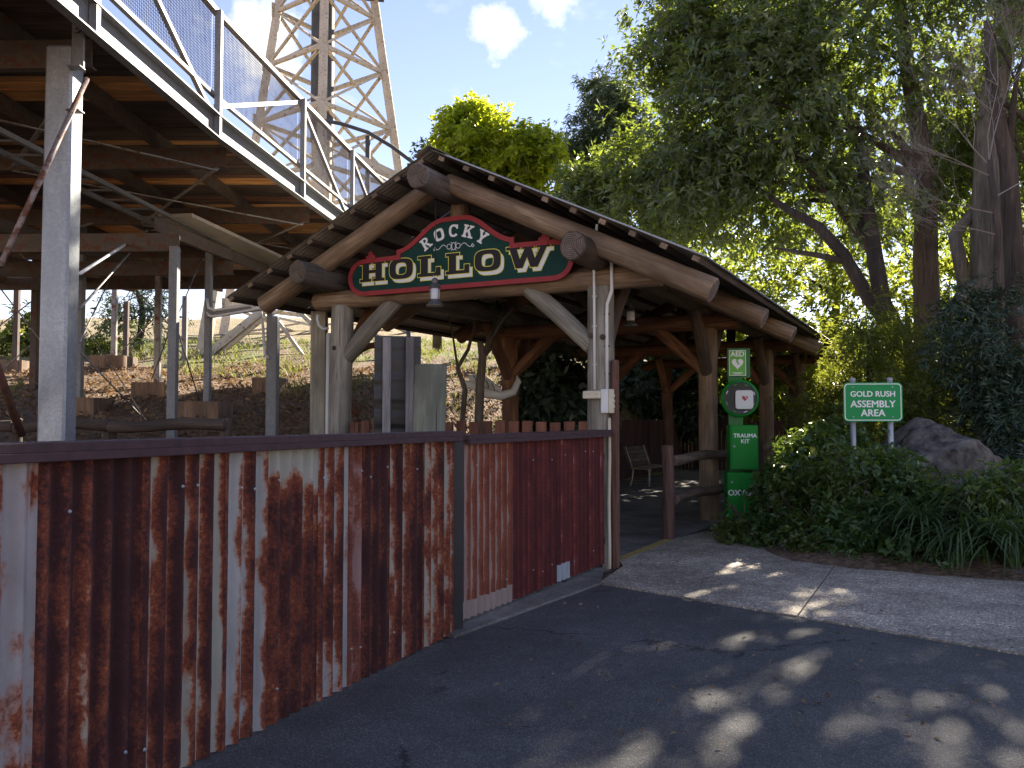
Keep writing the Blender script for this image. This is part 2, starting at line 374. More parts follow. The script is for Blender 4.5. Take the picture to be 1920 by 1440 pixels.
bed = [gnd(1320, 1000), gnd(1440, 1012), gnd(1560, 1030), gnd(1720, 1052), gnd(1920, 1086)]
j0, j1 = gnd(1490, 1160), gnd(1566, 1058)
jd = (j1 - j0).normalized(); jc = E1 + ed * ((j0 - E1).dot(ed)); g_ = Vector((jd.y, -jd.x, 0)) * 0.006
jt = jc + jd * 3.35
sheet('slab', [E1 + ed * .012 + jd * .012, jc - g_ + jd * .012, jt - g_, bed[1] + BX * .05, bed[0] + BX * .1, gnd(1262, 1012), gnd(1160, 1052), E1 + jd * 1.0 - ed * 0.1], 0.014, AGG, pav)
sheet('slab', [jc + g_ + jd * .012, jc + ed * 14 + jd * .012, jc + ed * 14 + jd * 6, bed[4] + (bed[4] - bed[3]) * 2, bed[4], bed[3], bed[2], jt + g_], 0.012, AGG, pav)
floor = sheet('shelter_floor', [S(-1.95, -0.35, 0), gnd(1160, 1052) + SX * .02 + BX * .012, gnd(1258, 1014) + BX * .012, S(1.95, 2.3, 0), S(2.3, 18, 0), S(-2.3, 18, 0)], 0.010, CONC); tag(floor, kind='structure')
ya, yb = gnd(1162, 1050), gnd(1252, 1014); yd = (yb - ya).normalized() ; yn = Vector((yd.y, -yd.x, 0))
YEL = plain('worn_yellow_paint', (0.42, 0.30, 0.09), 0.8, 0, 0.45, 30)
tag(sheet('yellow_line', [ya - yn * .05, yb - yn * .05, yb + yn * .06, ya + yn * .06], 0.0185, YEL, None, 0.003), kind='structure')
k0, k1 = Vector((-0.44, 6.34, 0)), Vector((0.86, 8.36, 0)); kd = (k1 - k0).normalized(); kn = Vector((kd.y, -kd.x, 0))
tag(sheet('concrete_strip', [k0 + kn * 0.02, k1 + kn * .0, k1 - kn * .42 + kd * .9, k0 - kn * .5], 0.022, CONC, None, 0.06), kind='structure')
kr = thing('garden_kerb', bed[3], None, None); tag(kr, kind='structure')
for a_, b_ in zip(bed[1:], bed[2:] + [bed[4] + (bed[4] - bed[3])]):
    dd = (b_ - a_).normalized(); q = Vector((-dd.y, dd.x, 0)) * (1 if dd.x > 0 else -1)
    sheet('kerb_stone', [a_ + dd * .004, b_ - dd * .004, b_ - dd * .004 + q * .12, a_ + dd * .004 + q * .12], 0.07, CONC, kr, 0.1)
# far hill
hv, hf = [], []
for j in range(9):
    for i in range(41):
        x = -420 + 500 * i / 40; hh = 66 * math.exp(-((x + 262) / 62) ** 2) + 26 * math.exp(-((x + 130) / 70) ** 2) + 3 * math.sin(x * .15)
        y = 560 + 30 * j; hv.append((x, y, -5 + hh * math.sin(math.pi * j / 8)))
for j in range(8):
    for i in range(40): a = j * 41 + i; hf.append((a, a + 1, a + 42, a + 41))
tag(link('far_hill', mesh('far_hill', hv, hf, True), plain('hazy_forest_hill', (0.09, 0.115, 0.13), 1.0, 0, 0.15, 0.05)), kind='structure')  # distance haze is put into the blue-grey base colour
# ---------------------------------------------------------------- materials of built things
LOGW = wood('weathered_log', (0.30, 0.22, 0.14), (0.17, 0.112, 0.068))
LOGG = wood('grey_weathered_post', (0.30, 0.28, 0.23), (0.19, 0.17, 0.135))
LOGR = wood('red_brown_log', (0.27, 0.135, 0.065), (0.13, 0.06, 0.03))
LOGD = wood('dark_log', (0.115, 0.08, 0.055), (0.06, 0.04, 0.028))
m, t, b = nodes('sawn_log_end'); v = nn(t, 'ShaderNodeTexCoord').outputs['Object']; sp0 = nn(t, 'ShaderNodeSeparateXYZ'); t.links.new(v, sp0.inputs[0])
cb0 = nn(t, 'ShaderNodeCombineXYZ'); t.links.new(sp0.outputs['X'], cb0.inputs[0]); t.links.new(sp0.outputs['Y'], cb0.inputs[1])
wv = nn(t, 'ShaderNodeTexWave', wave_type='RINGS', rings_direction='Z', Scale=16.0, Distortion=3.5, Detail=3.0); t.links.new(cb0.outputs[0], wv.inputs['Vector'])
an = math_n(t, 'ARCTAN2', sp0.outputs['Y'], sp0.outputs['X']); cr_ = nn(t, 'ShaderNodeTexNoise', Scale=2.4, Detail=4.0); cb1 = nn(t, 'ShaderNodeCombineXYZ'); t.links.new(an, cb1.inputs[0]); t.links.new(cb1.outputs[0], cr_.inputs['Vector'])
c = ramp(t, wv.outputs['Fac'], [(0.2, (0.075, 0.058, 0.046)), (0.8, (0.20, 0.155, 0.12))]).outputs['Color']
c = mixc(t, 1.0, c, ramp(t, cr_.outputs['Fac'], [(0.36, 0.2), (0.42, 1.0)]).outputs['Color'], 'MULTIPLY')
c = mixc(t, 0.7, c, ramp(t, noise(t, v, 9, 5, .6), [(0.3, 0.5), (0.7, 1.4)]).outputs['Color'], 'MULTIPLY')
t.links.new(c, b.inputs['Base Color']); b.inputs['Roughness'].default_value = 0.95; ENDW = m
PURL = wood('dark_stained_batten', (0.085, 0.06, 0.045), (0.045, 0.03, 0.024))
PALE = wood('pale_batten_end', (0.30, 0.22, 0.15), (0.2, 0.14, 0.09))
PICK = wood('red_brown_picket', (0.25, 0.10, 0.052), (0.17, 0.062, 0.032))
MAROON = plain('maroon_painted_timber', (0.050, 0.020, 0.024), 0.7, 0, 0.4, 14, bmp=0.15)
IRON = galv('roof_iron', (0.50, 0.46, 0.39), 0.65)
GALV = galv('galvanised_steel')
WHITE = plain('white_plastic', (0.72, 0.72, 0.70), 0.45, 0, 0.06)
CREAM = plain('cream_plastic', (0.62, 0.56, 0.42), 0.5, 0, 0.1)
BLACK = plain('black_steel', (0.018, 0.018, 0.022), 0.5, 0, 0.3)

# ---------------------------------------------------------------- rusty corrugated fences
PITCHC = 0.098
def rust_mat(name, galvc, amount, crest, seed, vert=1.0, lo=(0.05, 0.013, 0.012), mid=(0.20, 0.05, 0.022), hi=(0.38, 0.135, 0.05), foot=0.0, top=0.0):
    m, t, b = nodes(name); uvn = nn(t, 'ShaderNodeUVMap'); v = uvn.outputs[0]
    sep = nn(t, 'ShaderNodeSeparateXYZ'); t.links.new(v, sep.inputs[0]); U, V = sep.outputs['X'], sep.outputs['Y']
    o = (seed * 3.7, seed * 1.9, 0)
    big = noise(t, mapped(t, v, (5.5, 0.9 * vert, 1), o), 1.0, 4, 0.55, 0.2)
    blot = noise(t, mapped(t, v, (10, 5.0, 1), o), 1.0, 3, 0.5)
    fine = noise(t, mapped(t, v, (60, 40, 1), o), 1.0, 5, 0.65)
    ph = math_n(t, 'COSINE', math_n(t, 'MULTIPLY', U, 2 * math.pi / PITCHC))
    s_ = math_n(t, 'ADD', math_n(t, 'MULTIPLY', big, 0.9), math_n(t, 'MULTIPLY', blot, 0.75))
    s_ = math_n(t, 'ADD', s_, math_n(t, 'MULTIPLY', ph, crest)); s_ = math_n(t, 'ADD', s_, math_n(t, 'MULTIPLY', fine, 0.18))
    if top: s_ = math_n(t, 'SUBTRACT', s_, math_n(t, 'MULTIPLY', math_n(t, 'MAXIMUM', math_n(t, 'SUBTRACT', V, 1.1), 0.0), top))
    if foot: s_ = math_n(t, 'SUBTRACT', s_, math_n(t, 'MULTIPLY', math_n(t, 'LESS_THAN', math_n(t, 'ADD', V, math_n(t, 'MULTIPLY', blot, 0.06)), foot), 3.0))
    rib = nn(t, 'ShaderNodeTexWhiteNoise', noise_dimensions='1D'); t.links.new(math_n(t, 'FLOOR', math_n(t, 'ADD', math_n(t, 'DIVIDE', U, PITCHC), 0.5 + 7.0 * seed)), rib.inputs['W'])
    s_ = math_n(t, 'ADD', s_, math_n(t, 'MULTIPLY', math_n(t, 'SUBTRACT', rib.outputs['Value'], 0.5), 0.22))
    th = 1.35 - amount * 0.9
    k = ramp(t, math_n(t, 'SUBTRACT', s_, th - 0.5), [(0.42, 0.0), (0.56, 1.0)]).outputs['Color']
    depth = math_n(t, 'ADD', math_n(t, 'MULTIPLY', math_n(t, 'SUBTRACT', s_, th), 1.1), math_n(t, 'MULTIPLY', fine, 0.55))
    rc = ramp(t, depth, [(0.22, hi), (0.36, mid), (0.62, lo), (0.9, [x * 0.6 for x in lo])]).outputs['Color']
    spk = noise(t, mapped(t, v, (140, 90, 1), o), 1.0, 3, 0.6)
    rc = mixc(t, 0.6, rc, ramp(t, spk, [(0.35, 0.55), (0.65, 1.5)]).outputs['Color'], 'MULTIPLY')
    gc = ramp(t, noise(t, mapped(t, v, (9, 2.5, 1), o), 1.0, 6, 0.6), [(0.3, [x * 0.7 for x in galvc]), (0.7, galvc)]).outputs['Color']
    t.links.new(mixc(t, k, gc, rc), b.inputs['Base Color'])
    t.links.new(ramp(t, k, [(0.0, 0.55), (1.0, 0.92)]).outputs['Color'], b.inputs['Roughness'])
    bump(t, b, math_n(t, 'ADD', fine, spk), 0.25, 0.004); return m
GREYG, PINKG, OLIVEG, BLUEG = (0.38, 0.38, 0.37), (0.40, 0.31, 0.31), (0.38, 0.37, 0.31), (0.36, 0.40, 0.44)
RUST = {
 'pale': rust_mat('pale_sheet', (0.36, 0.33, 0.33), 0.36, 0.05, 1), 'orange': rust_mat('orange_rust_sheet', OLIVEG, 0.86, -0.10, 2, 0.8, foot=0.12),
 'dark': rust_mat('dark_rust_sheet', OLIVEG, 0.80, 0.16, 3), 'blot': rust_mat('blotched_sheet', GREYG, 0.52, 0.14, 4, 1.6),
 'top': rust_mat('half_rusted_sheet', OLIVEG, 0.80, 0.06, 5, 0.7, top=1.9), 'blot2': rust_mat('spotted_sheet', OLIVEG, 0.60, 0.12, 6, 1.4),
 'pink': rust_mat('pink_red_sheet', (0.30, 0.17, 0.16), 0.60, 0.05, 7, 0.6, (0.10, 0.028, 0.022), (0.17, 0.05, 0.03), (0.26, 0.09, 0.05)),
 'mix': rust_mat('mixed_rust_sheet', OLIVEG, 0.70, 0.14, 8), 'mix2': rust_mat('streaked_sheet', OLIVEG, 0.66, 0.2, 9, 0.7),
 'scal': rust_mat('scalloped_rust_sheet', (0.34, 0.25, 0.22), 0.60, 0.34, 10, 2.5, (0.19, 0.052, 0.028), (0.25, 0.07, 0.034), (0.32, 0.10, 0.045), foot=0.17),
 'red': rust_mat('red_rust_sheet', BLUEG, 0.90, 0.26, 11, 0.6, (0.105, 0.020, 0.018), (0.21, 0.036, 0.024), (0.33, 0.08, 0.035)),
 'patch': rust_mat('red_sheet_with_bare_foot', BLUEG, 0.92, 0.22, 12, 0.6, (0.105, 0.020, 0.018), (0.21, 0.036, 0.024), (0.33, 0.08, 0.035), foot=0.19)}
def on_line(x, p, d):            # parameter along p + d*t seen at photograph column x
    k = (x - 960) / F; return (k * p.y - p.x) / (d.x - k * d.y)
SCREW = lathe_mesh('screw', [(0.008, 0), (0.008, 0.002), (0.0045, 0.004), (0.0045, 0.008), (0.001, 0.009)], 8); SCREW.materials.append(GALV)
up = Vector((0, 0, 1))
def iron_fence(name, label, p, d, n, sheets, z0, z1a, z1b, length):
    root = thing(name, p + up * 0.0, label, 'fence', 'rusty corrugated iron fences')
    for i, (t0, t1, kind) in enumerate(sheets):
        a = round((t1 - t0) / PITCHC * 2) / 2 * PITCHC
        mid = (t0 + t1) / 2 / length; top_ = z1a + (z1b - z1a) * mid
        zz = z0(mid) if callable(z0) else z0
        me = corr_mesh('sheet', t1 - t0 + 0.03, top_ - zz, PITCHC, 0.017, 10, 7, 0.0012, i + len(sheets), t0)
        off = n * (0.003 * ((len(sheets) - i) % 2))
        o = link('sheet', me, RUST[kind], root, frame(p + d * t0 + off + up * zz, d, up))
        for zf in (0.13, 0.86):
            for q in range(2):
                tt = t0 + (t1 - t0) * (0.22 + 0.55 * q) ; tt = round(tt / PITCHC) * PITCHC
                if rl.random() < 0.35: link('screw', SCREW, None, root, frame(p + d * tt + off + n * 0.016 + up * (zz + (top_ - zz) * (zf + rl.uniform(-.02, .02))), d, up))
    for j in range(int(length / 1.9) + 2):
        tt = min(length - 0.06, 0.06 + j * 1.9)
        bar('post', p + d * tt - n * 0.075 - up * 0.05, p + d * tt - n * 0.075 + up * (min(z1a, z1b) - 0.02), 0.075, 0.075, BLACK, root, d)
    for zr in (0.3, 1.2):
        bar('rail', p - n * 0.028 + up * zr, p + d * length - n * 0.028 + up * zr, 0.02, 0.07, PURL, root)
    return root
t_of = lambda x: on_line(x, fa, fd)
xs = [(-900, 'dark'), (-330, 'mix'), (-120, 'orange'), (-50, 'pale'), (62, 'orange'), (268, 'dark'), (345, 'mix2'), (420, 'blot'), (492, 'top'), (598, 'blot'), (648, 'pink'), (684, 'dark'), (728, 'mix'), (790, 'blot2'), (846, None)]
tt0 = -2.75; ts = [max(tt0, t_of(x)) if x > -400 else None for x, _ in xs]
ts[0] = tt0; ts[1] = max(tt0 + 0.7, -2.0); ts[2] = -1.2; ts[3] = -0.45; ts[4] = t_of(62)
p1 = fa + fd * tt0; len1 = ts[-1] - tt0
f1 = iron_fence('corrugated_fence', 'long rusted corrugated iron fence with patchwork of pale and dark sheets', p1, fd, fn, [(ts[i] - tt0, ts[i + 1] - tt0, xs[i][1]) for i in range(len(xs) - 1)], 0.012, 1.474, 1.474, len1)
def cap(root, p, d, n, l, za, zb, over):
    c0, c1 = p + up * za, p + d * l + up * zb
    bar('cap', c0 + n * 0.0, c1 + n * 0.0, 0.17, 0.04, MAROON, root, up, 0.004)
    bar('fascia', c0 + n * 0.078 - up * 0.036, c1 + n * 0.078 - up * 0.036, 0.028, 0.036, MAROON, root, up, 0.003)
cap(f1, p1 - fn * 0.02, fd, fn, len1 + 0.06, 1.495, 1.495, 0.1)
q0, q1 = gnd(862, 1178), gnd(1138, 1066); q0 = q0 + (q1 - q0).normalized() * 0.03; qd = (q1 - q0).normalized(); qn = Vector((qd.y, -qd.x, 0)); len2 = (q1 - q0).length
tq = lambda x: on_line(x, q0, qd)
xs2 = [(866, 'scal'), (963, 'red'), (1002, 'red'), (1040, 'patch'), (1064, 'red'), (1100, 'red'), (1130, None)]
f2 = iron_fence('corrugated_fence', 'shorter red rusted corrugated iron fence running up to the shelter post', q0, qd, qn, [(tq(xs2[i][0]), tq(xs2[i + 1][0]), xs2[i][1]) for i in range(len(xs2) - 1)], lambda f_: 0.05 + 0.02 * f_, 1.44, 1.452, len2)
cap(f2, q0 - qn * 0.02, qd, qn, len2 + 0.02, 1.461, 1.473, 0.1)
sp_ = gnd(854, 1186)
box('end_post', Vector((sp_.x, sp_.y + 0.05, 0.715)), 0.085, 0.085, 1.43, BLACK, f2, 0.4)

# ---------------------------------------------------------------- log shelter
she = thing('log_shelter', M0, 'open gabled log shelter with corrugated iron roof at the path entrance', 'shelter')
HW, APEX, SLOPE, BE = 1.79, 4.69, 0.478, 15.6
TH = math.atan(SLOPE); frames_b = [0, 4.8, 9.7, 14.5]
for i, b_ in enumerate(frames_b):
    for s_ in (-HW, HW):
        mt = LOGG if i == 0 else LOGR
        if i and s_ > 0: mt = LOGW
        log('post', S(s_, b_, -0.05), S(s_, b_, 3.08), 0.155, 0.145, mt, she, 18, 9)
    log('tie_beam', S(-HW - 0.42, b_, 3.165), S(HW + (0.72 if i == 0 else 0.5), b_, 3.165), 0.125, 0.135, LOGW if i == 0 else LOGR, she, end=ENDW)
    log('king_post', S(0, b_, 3.25), S(0, b_, 4.2), 0.12, 0.12, LOGW if i == 0 else LOGD, she)
    for sg in (-1, 1):
        log('brace', S(sg * (HW - 0.08), b_ + 0.0, 2.42), S(sg * 0.93, b_ + 0.0, 3.12), 0.105, 0.105, LOGG if i == 0 else LOGR, she, 12, 4)
        if i: log('plate_brace', S(sg * HW, b_ - 0.06, 2.35), S(sg * HW, b_ - 0.86, 3.30), 0.10, 0.10, LOGR if sg < 0 else LOGD, she, 12, 4)
        if i < 3: log('plate_brace', S(sg * HW, b_ + 0.06, 2.35), S(sg * HW, b_ + 0.86, 3.30), 0.10, 0.10, LOGR if sg < 0 else LOGD, she, 12, 4)
    if i:
        for sg in (-1, 1): log('king_brace', S(sg * 0.06, b_, 3.4), S(sg * 0.85, b_, 4.05), 0.08, 0.08, LOGD, she, 12, 3)
for nm, s_, z_, r_, b0 in (('wall_plate', -HW, 3.40, 0.14, -0.86), ('wall_plate', HW, 3.40, 0.15, -0.84), ('ridge_pole', 0.0, 4.31, 0.145, -0.98)):
    log(nm, S(s_, b0, z_), S(s_, BE - 0.1, z_), r_, r_ * 0.9, wood('grey_log_' + nm, (0.20, 0.18, 0.155), (0.12, 0.10, 0.085)) if s_ <= 0 else LOGD, she, 20, 14, 0.02, end=ENDW)
for i, b_ in enumerate((-0.42, 2.25, 4.55, 7.5, 10.1, 12.7, 15.2)):
    for sg in (-1, 1):
        e_ = 2.72 if sg < 0 else 3.16
        za = lambda s_: APEX - 0.30 - SLOPE * s_
        log('rafter', S(sg * 0.06, b_, za(0.06)), S(sg * e_, b_, za(e_)), 0.115, 0.13, LOGW if i < 2 else (LOGR if sg < 0 else LOGW), she, 16, 7, 0.012, end=ENDW)
EAVE = 3.15
for sg in (-1, 1):
    for k in range(10):
        s_ = 0.14 + k * (EAVE - 0.24) / 9; c0 = S(sg * s_, -0.66, APEX - SLOPE * s_ - 0.062); c1 = S(sg * s_, BE - 0.04, APEX - SLOPE * s_ - 0.062)
        nrm = (SX * sg * math.sin(TH) + up * math.cos(TH))
        bar('purlin', c0, c1, 0.075, 0.055, PURL, she, nrm)
        bar('purlin_end', c0 - BX * 0.022, c0 - BX * 0.002, 0.075, 0.05, PALE, she, nrm, 0.001)
SHW = 0.76; sl = EAVE / math.cos(TH); nsh = int((BE + 0.7) / SHW)
sm = corr_mesh('roof_sheet', SHW, sl, 0.076, 0.009, 6, 2); sm.materials.append(IRON)
sol = None
for sg in (-1, 1):
    dn = (SX * sg * math.cos(TH) - up * math.sin(TH))
    for k in range(nsh):
        # ribs run from the ridge down the slope
        o = S(0, -0.70 + k * SHW, APEX) if sg > 0 else S(0, -0.70 + (k + 1) * SHW, APEX)
        xa = BX if sg > 0 else -BX
        link('roof_sheet', sm, None, she, frame(o + up * (0.001 * (k % 2)), xa, dn, xa.cross(dn)))
    rc = [S(0, -0.74, APEX + 0.035), S(sg * 0.20, -0.74, APEX + 0.022 - 0.2 * SLOPE)]
    v = [rc[0], rc[1], rc[1] + BX * (BE + 0.72), rc[0] + BX * (BE + 0.72)]; v += [p - up * 0.004 for p in v]
    link('ridge_cap', mesh('ridge_cap', v, [(0, 1, 2, 3), (7, 6, 5, 4), (0, 4, 5, 1), (1, 5, 6, 2), (2, 6, 7, 3), (3, 7, 4, 0)]), IRON, she)
for s_, z_ in ((-HW, 2.52), (HW - 0.05, 2.52), (HW + .09, 2.50)):
    link('bolt', lathe_mesh('bolt', [(0.032, 0), (0.032, 0.008), (0.018, 0.01), (0.016, 0.025)], 10), LOGD, she, frame(S(s_, -0.148, z_), SX, up))

# ---------------------------------------------------------------- ROCKY HOLLOW sign
SGN = S(0.036, -0.20, 0)                       # sign plane in front of the tie beam
sgn = thing('name_sign', SGN + up * 3.15, 'arched green signboard with red border reading ROCKY HOLLOW', 'sign')
sgm = lambda dz: frame(SGN - BX * dz, SX, up)  # local x right, y up, z towards the visitor
GREEN = plain('dark_green_paint', (0.012, 0.052, 0.042), 0.75, 0, 0.15, 9, spec=.2)
REDP = plain('red_border_paint', (0.32, 0.03, 0.035), 0.7, 0, 0.15, 9)
LETW = plain('white_letter_paint', (0.82, 0.83, 0.82), 0.6, 0, 0.05)
LETB = plain('black_letter_paint', (0.016, 0.014, 0.018), 0.75, 0, 0.1)
LETY = plain('yellow_outline_paint', (0.80, 0.74, 0.10), 0.6, 0, 0.1)
half = []
for i in range(13): a = -math.pi / 2 + math.pi * i / 12; half.append((1.30 + 0.235 * math.cos(a), 3.375 + 0.225 * math.sin(a)))
half += [(0.80, 3.605), (0.80, 3.675)]
for i in range(1, 17):
    f_ = i / 16; x_ = 0.80 * (1 - f_); half.append((x_, 3.675 + 0.315 * (0.5 - 0.5 * math.cos(math.pi * min(1, f_ * 1.22))) + 0.012 * f_))
outl = half + [(-x_, y_) for x_, y_ in reversed(half[:-1])]
def inset(pts, d):
    n = len(pts); out = []
    for i in range(n):
        a, b_, c_ = Vector(pts[i - 1]), Vector(pts[i]), Vector(pts[(i + 1) % n])
        e1, e2 = (b_ - a).normalized(), (c_ - b_).normalized(); n1, n2 = Vector((-e1.y, e1.x)), Vector((-e2.y, e2.x))
        m_ = (n1 + n2); m_ = m_ / max(0.35, m_.length_squared / 2); out.append(tuple(b_ + m_ * d))
    return out
link('board', poly_prism('board', outl, 0.0, 0.025), GREEN, sgn, sgm(0))
inn = inset(outl, 0.05); n = len(outl)
v = [(a, b_, 0.022) for a, b_ in inset(outl, -0.006)] + [(a, b_, 0.040) for a, b_ in inset(outl, -0.006)] + [(a, b_, 0.022) for a, b_ in inn] + [(a, b_, 0.040) for a, b_ in inn]
f = []
for i in range(n):
    j = (i + 1) % n; f += [(i, j, n + j, n + i), (n + i, n + j, 3 * n + j, 3 * n + i), (3 * n + i, 3 * n + j, 2 * n + j, 2 * n + i), (2 * n + i, 2 * n + j, j, i)]
link('border', mesh('border', v, f), REDP, sgn, sgm(0))
for sg in (-1, 1):                              # little red finials on the shoulders
    fo = poly_prism('finial', [(-0.04, -0.05), (0.04, -0.05), (0.04, -0.01), (0.07, -0.01), (0.07, 0.04), (0.035, 0.04), (0.035, 0.06), (0.0, 0.10), (-0.035, 0.06), (-0.035, 0.04), (-0.07, 0.04), (-0.07, -0.01), (-0.04, -0.01)], 0.03, 0.05)
    link('finial', fo, REDP, sgn, frame(SGN + SX * sg * 1.19 + up * 3.60, SX, up))
# slab-serif letters: every letter is a list of convex strokes on a unit-height grid
def ring(cx, cy, rx, ry, wx, wy, a0=0, a1=360, n=28, p=2.6):
    q = []
    def pt(a, rx_, ry_):
        c_, s_ = math.cos(a), math.sin(a); return (cx + rx_ * math.copysign(abs(c_) ** (2 / p), c_), cy + ry_ * math.copysign(abs(s_) ** (2 / p), s_))
    for i in range(n):
        b0, b1 = R(a0 + (a1 - a0) * i / n), R(a0 + (a1 - a0) * (i + 1) / n)
        q.append([pt(b0, rx, ry), pt(b1, rx, ry), pt(b1, rx - wx, ry - wy), pt(b0, rx - wx, ry - wy)])
    return q
def rc_(x0, y0, x1, y1): return [(x0, y0), (x1, y0), (x1, y1), (x0, y1)]
GL = {
 'H': ([rc_(.11, .14, .37, .86), rc_(.63, .14, .89, .86), rc_(0, 0, .46, .14), rc_(.54, 0, 1, .14), rc_(0, .86, .46, 1), rc_(.54, .86, 1, 1), rc_(.37, .42, .63, .58)], 1.0),
 'O': (ring(.46, .5, .46, .5, .25, .2, p=3.2), .92),
 'L': ([rc_(.11, .16, .38, .86), rc_(0, .86, .5, 1), rc_(0, 0, .86, .16), rc_(.68, .16, .86, .42)], .86),
 'W': ([[(.12, .86), (.36, .86), (.56, 0), (.32, 0)], [(.32, 0), (.56, 0), (.82, .86), (.62, .86)], [(.62, .86), (.86, .86), (1.06, 0), (.82, 0)], [(.82, 0), (1.06, 0), (1.36, .86), (1.14, .86)], rc_(0, .86, .47, 1), rc_(.54, .86, .94, 1), rc_(1.02, .86, 1.48, 1)], 1.48),
 'R': ([rc_(.1, .14, .33, .86), rc_(0, 0, .43, .14), rc_(0, .86, .40, 1)] + ring(.40, .73, .36, .27, .2, .14, -90, 90, 12, 2) + [rc_(.33, .46, .41, .60), rc_(.33, .86, .41, 1), [(.36, .46), (.58, .46), (.80, .14), (.56, .14)], rc_(.56, 0, .92, .14)], .92),
 'C': (ring(.44, .5, .44, .5, .22, .17, 38, 322, 26, 2.4) + [rc_(.68, .62, .84, .96)], .86),
 'K': ([rc_(.1, .14, .34, .86), rc_(0, 0, .44, .14), rc_(0, .86, .44, 1), [(.34, .36), (.34, .54), (.62, .86), (.84, .86)], [(.42, .52), (.56, .66), (.88, .14), (.62, .14)], rc_(.52, .86, .94, 1), rc_(.54, 0, 1.0, .14)], 1.0),
 'Y': ([rc_(.36, .14, .60, .46), rc_(.24, 0, .72, .14), [(.08, .86), (.34, .86), (.60, .42), (.36, .42)], [(.36, .42), (.60, .42), (.88, .86), (.66, .86)], rc_(0, .86, .42, 1), rc_(.56, .86, .96, 1)], .96)}
def grow(poly, d):
    if d == 0: return poly
    a = sum(poly[i - 1][0] * poly[i][1] - poly[i][0] * poly[i - 1][1] for i in range(len(poly)))
    return inset(poly, -d if a > 0 else d)
def letter(ch, h, d):
    """strokes scaled to height h, each grown by d"""
    return [grow([(x_ * h, y_ * h) for x_, y_ in st], d) for st in GL[ch][0]]
def lay(name, strokes, z, mat, step=0.00006):
    v, f = [], []
    for i, st in enumerate(strokes):
        o_ = len(v); v += [(a, b_, z + i * step) for a, b_ in st]; idx = list(range(o_, o_ + len(st)))
        ar = sum(st[k - 1][0] * st[k][1] - st[k][0] * st[k - 1][1] for k in range(len(st))); f.append(tuple(idx if ar > 0 else idx[::-1]))
    return mesh(name, v, f)
hh = 0.25; wsc = 1.5; total = sum(GL[c_][1] for c_ in 'HOLLOW') * hh * wsc; gap = (2.62 - total) / 5; x_ = -1.36
for ch in 'HOLLOW':
    strokes = [[(a * wsc, b_) for a, b_ in st] for st in letter(ch, hh, 0)]
    def place(d, dx, dy): return [grow([(a + x_ + dx, b_ + 3.318 + dy) for a, b_ in st], d) for st in strokes]
    lt = link('letter', lay('letter', place(0, 0, 0), 0.0345, LETB), LETB, sgn, sgm(0))
    for nm, d, dx, dy, z_, mt in (('outline', 0.0085, 0, 0, 0.0315, LETY), ('shadow', 0.0, 0.035, -0.042, 0.0290, LETW), ('shadow_outline', 0.0075, 0.035, -0.042, 0.0262, LETY)):
        link(nm, lay(nm, place(d, dx, dy), z_, mt), mt, lt, sgm(0))
    x_ += GL[ch][1] * hh * wsc + gap
AR = 0.62; acy = 3.80 - AR
for i, ch in enumerate('ROCKY'):
    a = R(33 - 16.5 * i); c_, s_ = math.cos(-a), math.sin(-a); h2 = 0.150; wd = GL[ch][1] * h2
    st = [[(((p[0] - wd / 2) * c_ - p[1] * s_) * 1.0 + AR * math.sin(-a) + 0.03, (p[0] - wd / 2) * s_ * -1 * -1 + p[1] * c_ + acy + AR * math.cos(a) - 0.07) for p in s__] for s__ in letter(ch, h2, 0)]
    # rotate about the arc centre
    st = []
    for s__ in letter(ch, h2, 0):
        q = []
        for p in s__:
            lx, ly = p[0] - wd / 2, p[1] + AR + 0.012
            q.append((lx * math.cos(a) - ly * math.sin(a), lx * math.sin(a) + ly * math.cos(a) + acy - 0.05))
        st.append(q)
    link('letter', lay('letter', st, 0.029, LETW), LETW, sgn, sgm(0))
def curl(pts, r_=0.0045): return link('scroll', tube_mesh('scroll', [(a, b_, 0.027) for a, b_ in pts], r_, 6), LETW, sgn, sgm(0))
cz = 3.652
curl([(0.026 * math.cos(R(a)), cz + 0.045 * math.sin(R(a))) for a in range(0, 361, 20)])
for sg in (-1, 1):
    curl([(sg * 0.062 + 0.03 * math.cos(R(a)), cz + 0.03 * math.sin(R(a))) for a in range(0, 361, 24)])
    curl([(sg * (0.10 + 0.16 * f_), cz + 0.028 * math.sin(f_ * 6.0) * (1 - .2 * f_)) for f_ in [i / 14 for i in range(15)]])
    curl([(sg * (0.265 - 0.024 * math.sin(a) * (1 - a / 9)), cz + 0.006 + 0.024 * math.cos(a) * (1 - a / 9) - .02) for a in [i * .45 for i in range(14)]])
    curl([(sg * 0.022, cz + 0.03), (sg * 0.036, cz + 0.052)]); curl([(sg * 0.022, cz - 0.03), (sg * 0.036, cz - 0.052)])
# ---------------------------------------------------------------- lantern hung from the ridge pole
lp = S(0.0, -0.58, 2.90)
lan = thing('hanging_lantern', lp, 'grey metal railway lantern with frosted glass hung before the signboard', 'lantern')
LMET = plain('grey_lantern_metal', (0.13, 0.13, 0.13), 0.45, 0.5, 0.3, 12)
GLS = plain('frosted_white_glass', (0.62, 0.63, 0.66), 0.25, 0, 0.05)
T = lambda p: Matrix.Translation(p)
link('base', lathe_mesh('base', [(0.098, 0), (0.10, 0.012), (0.085, 0.03), (0.065, 0.05), (0.06, 0.075)]), LMET, lan, T(lp))
link('glass', lathe_mesh('glass', [(0.052, 0.07), (0.058, 0.10), (0.058, 0.185), (0.052, 0.205)]), GLS, lan, T(lp))
link('hood', lathe_mesh('hood', [(0.062, 0.20), (0.068, 0.215), (0.05, 0.25), (0.035, 0.262), (0.04, 0.29), (0.03, 0.315), (0.012, 0.325)]), LMET, lan, T(lp))
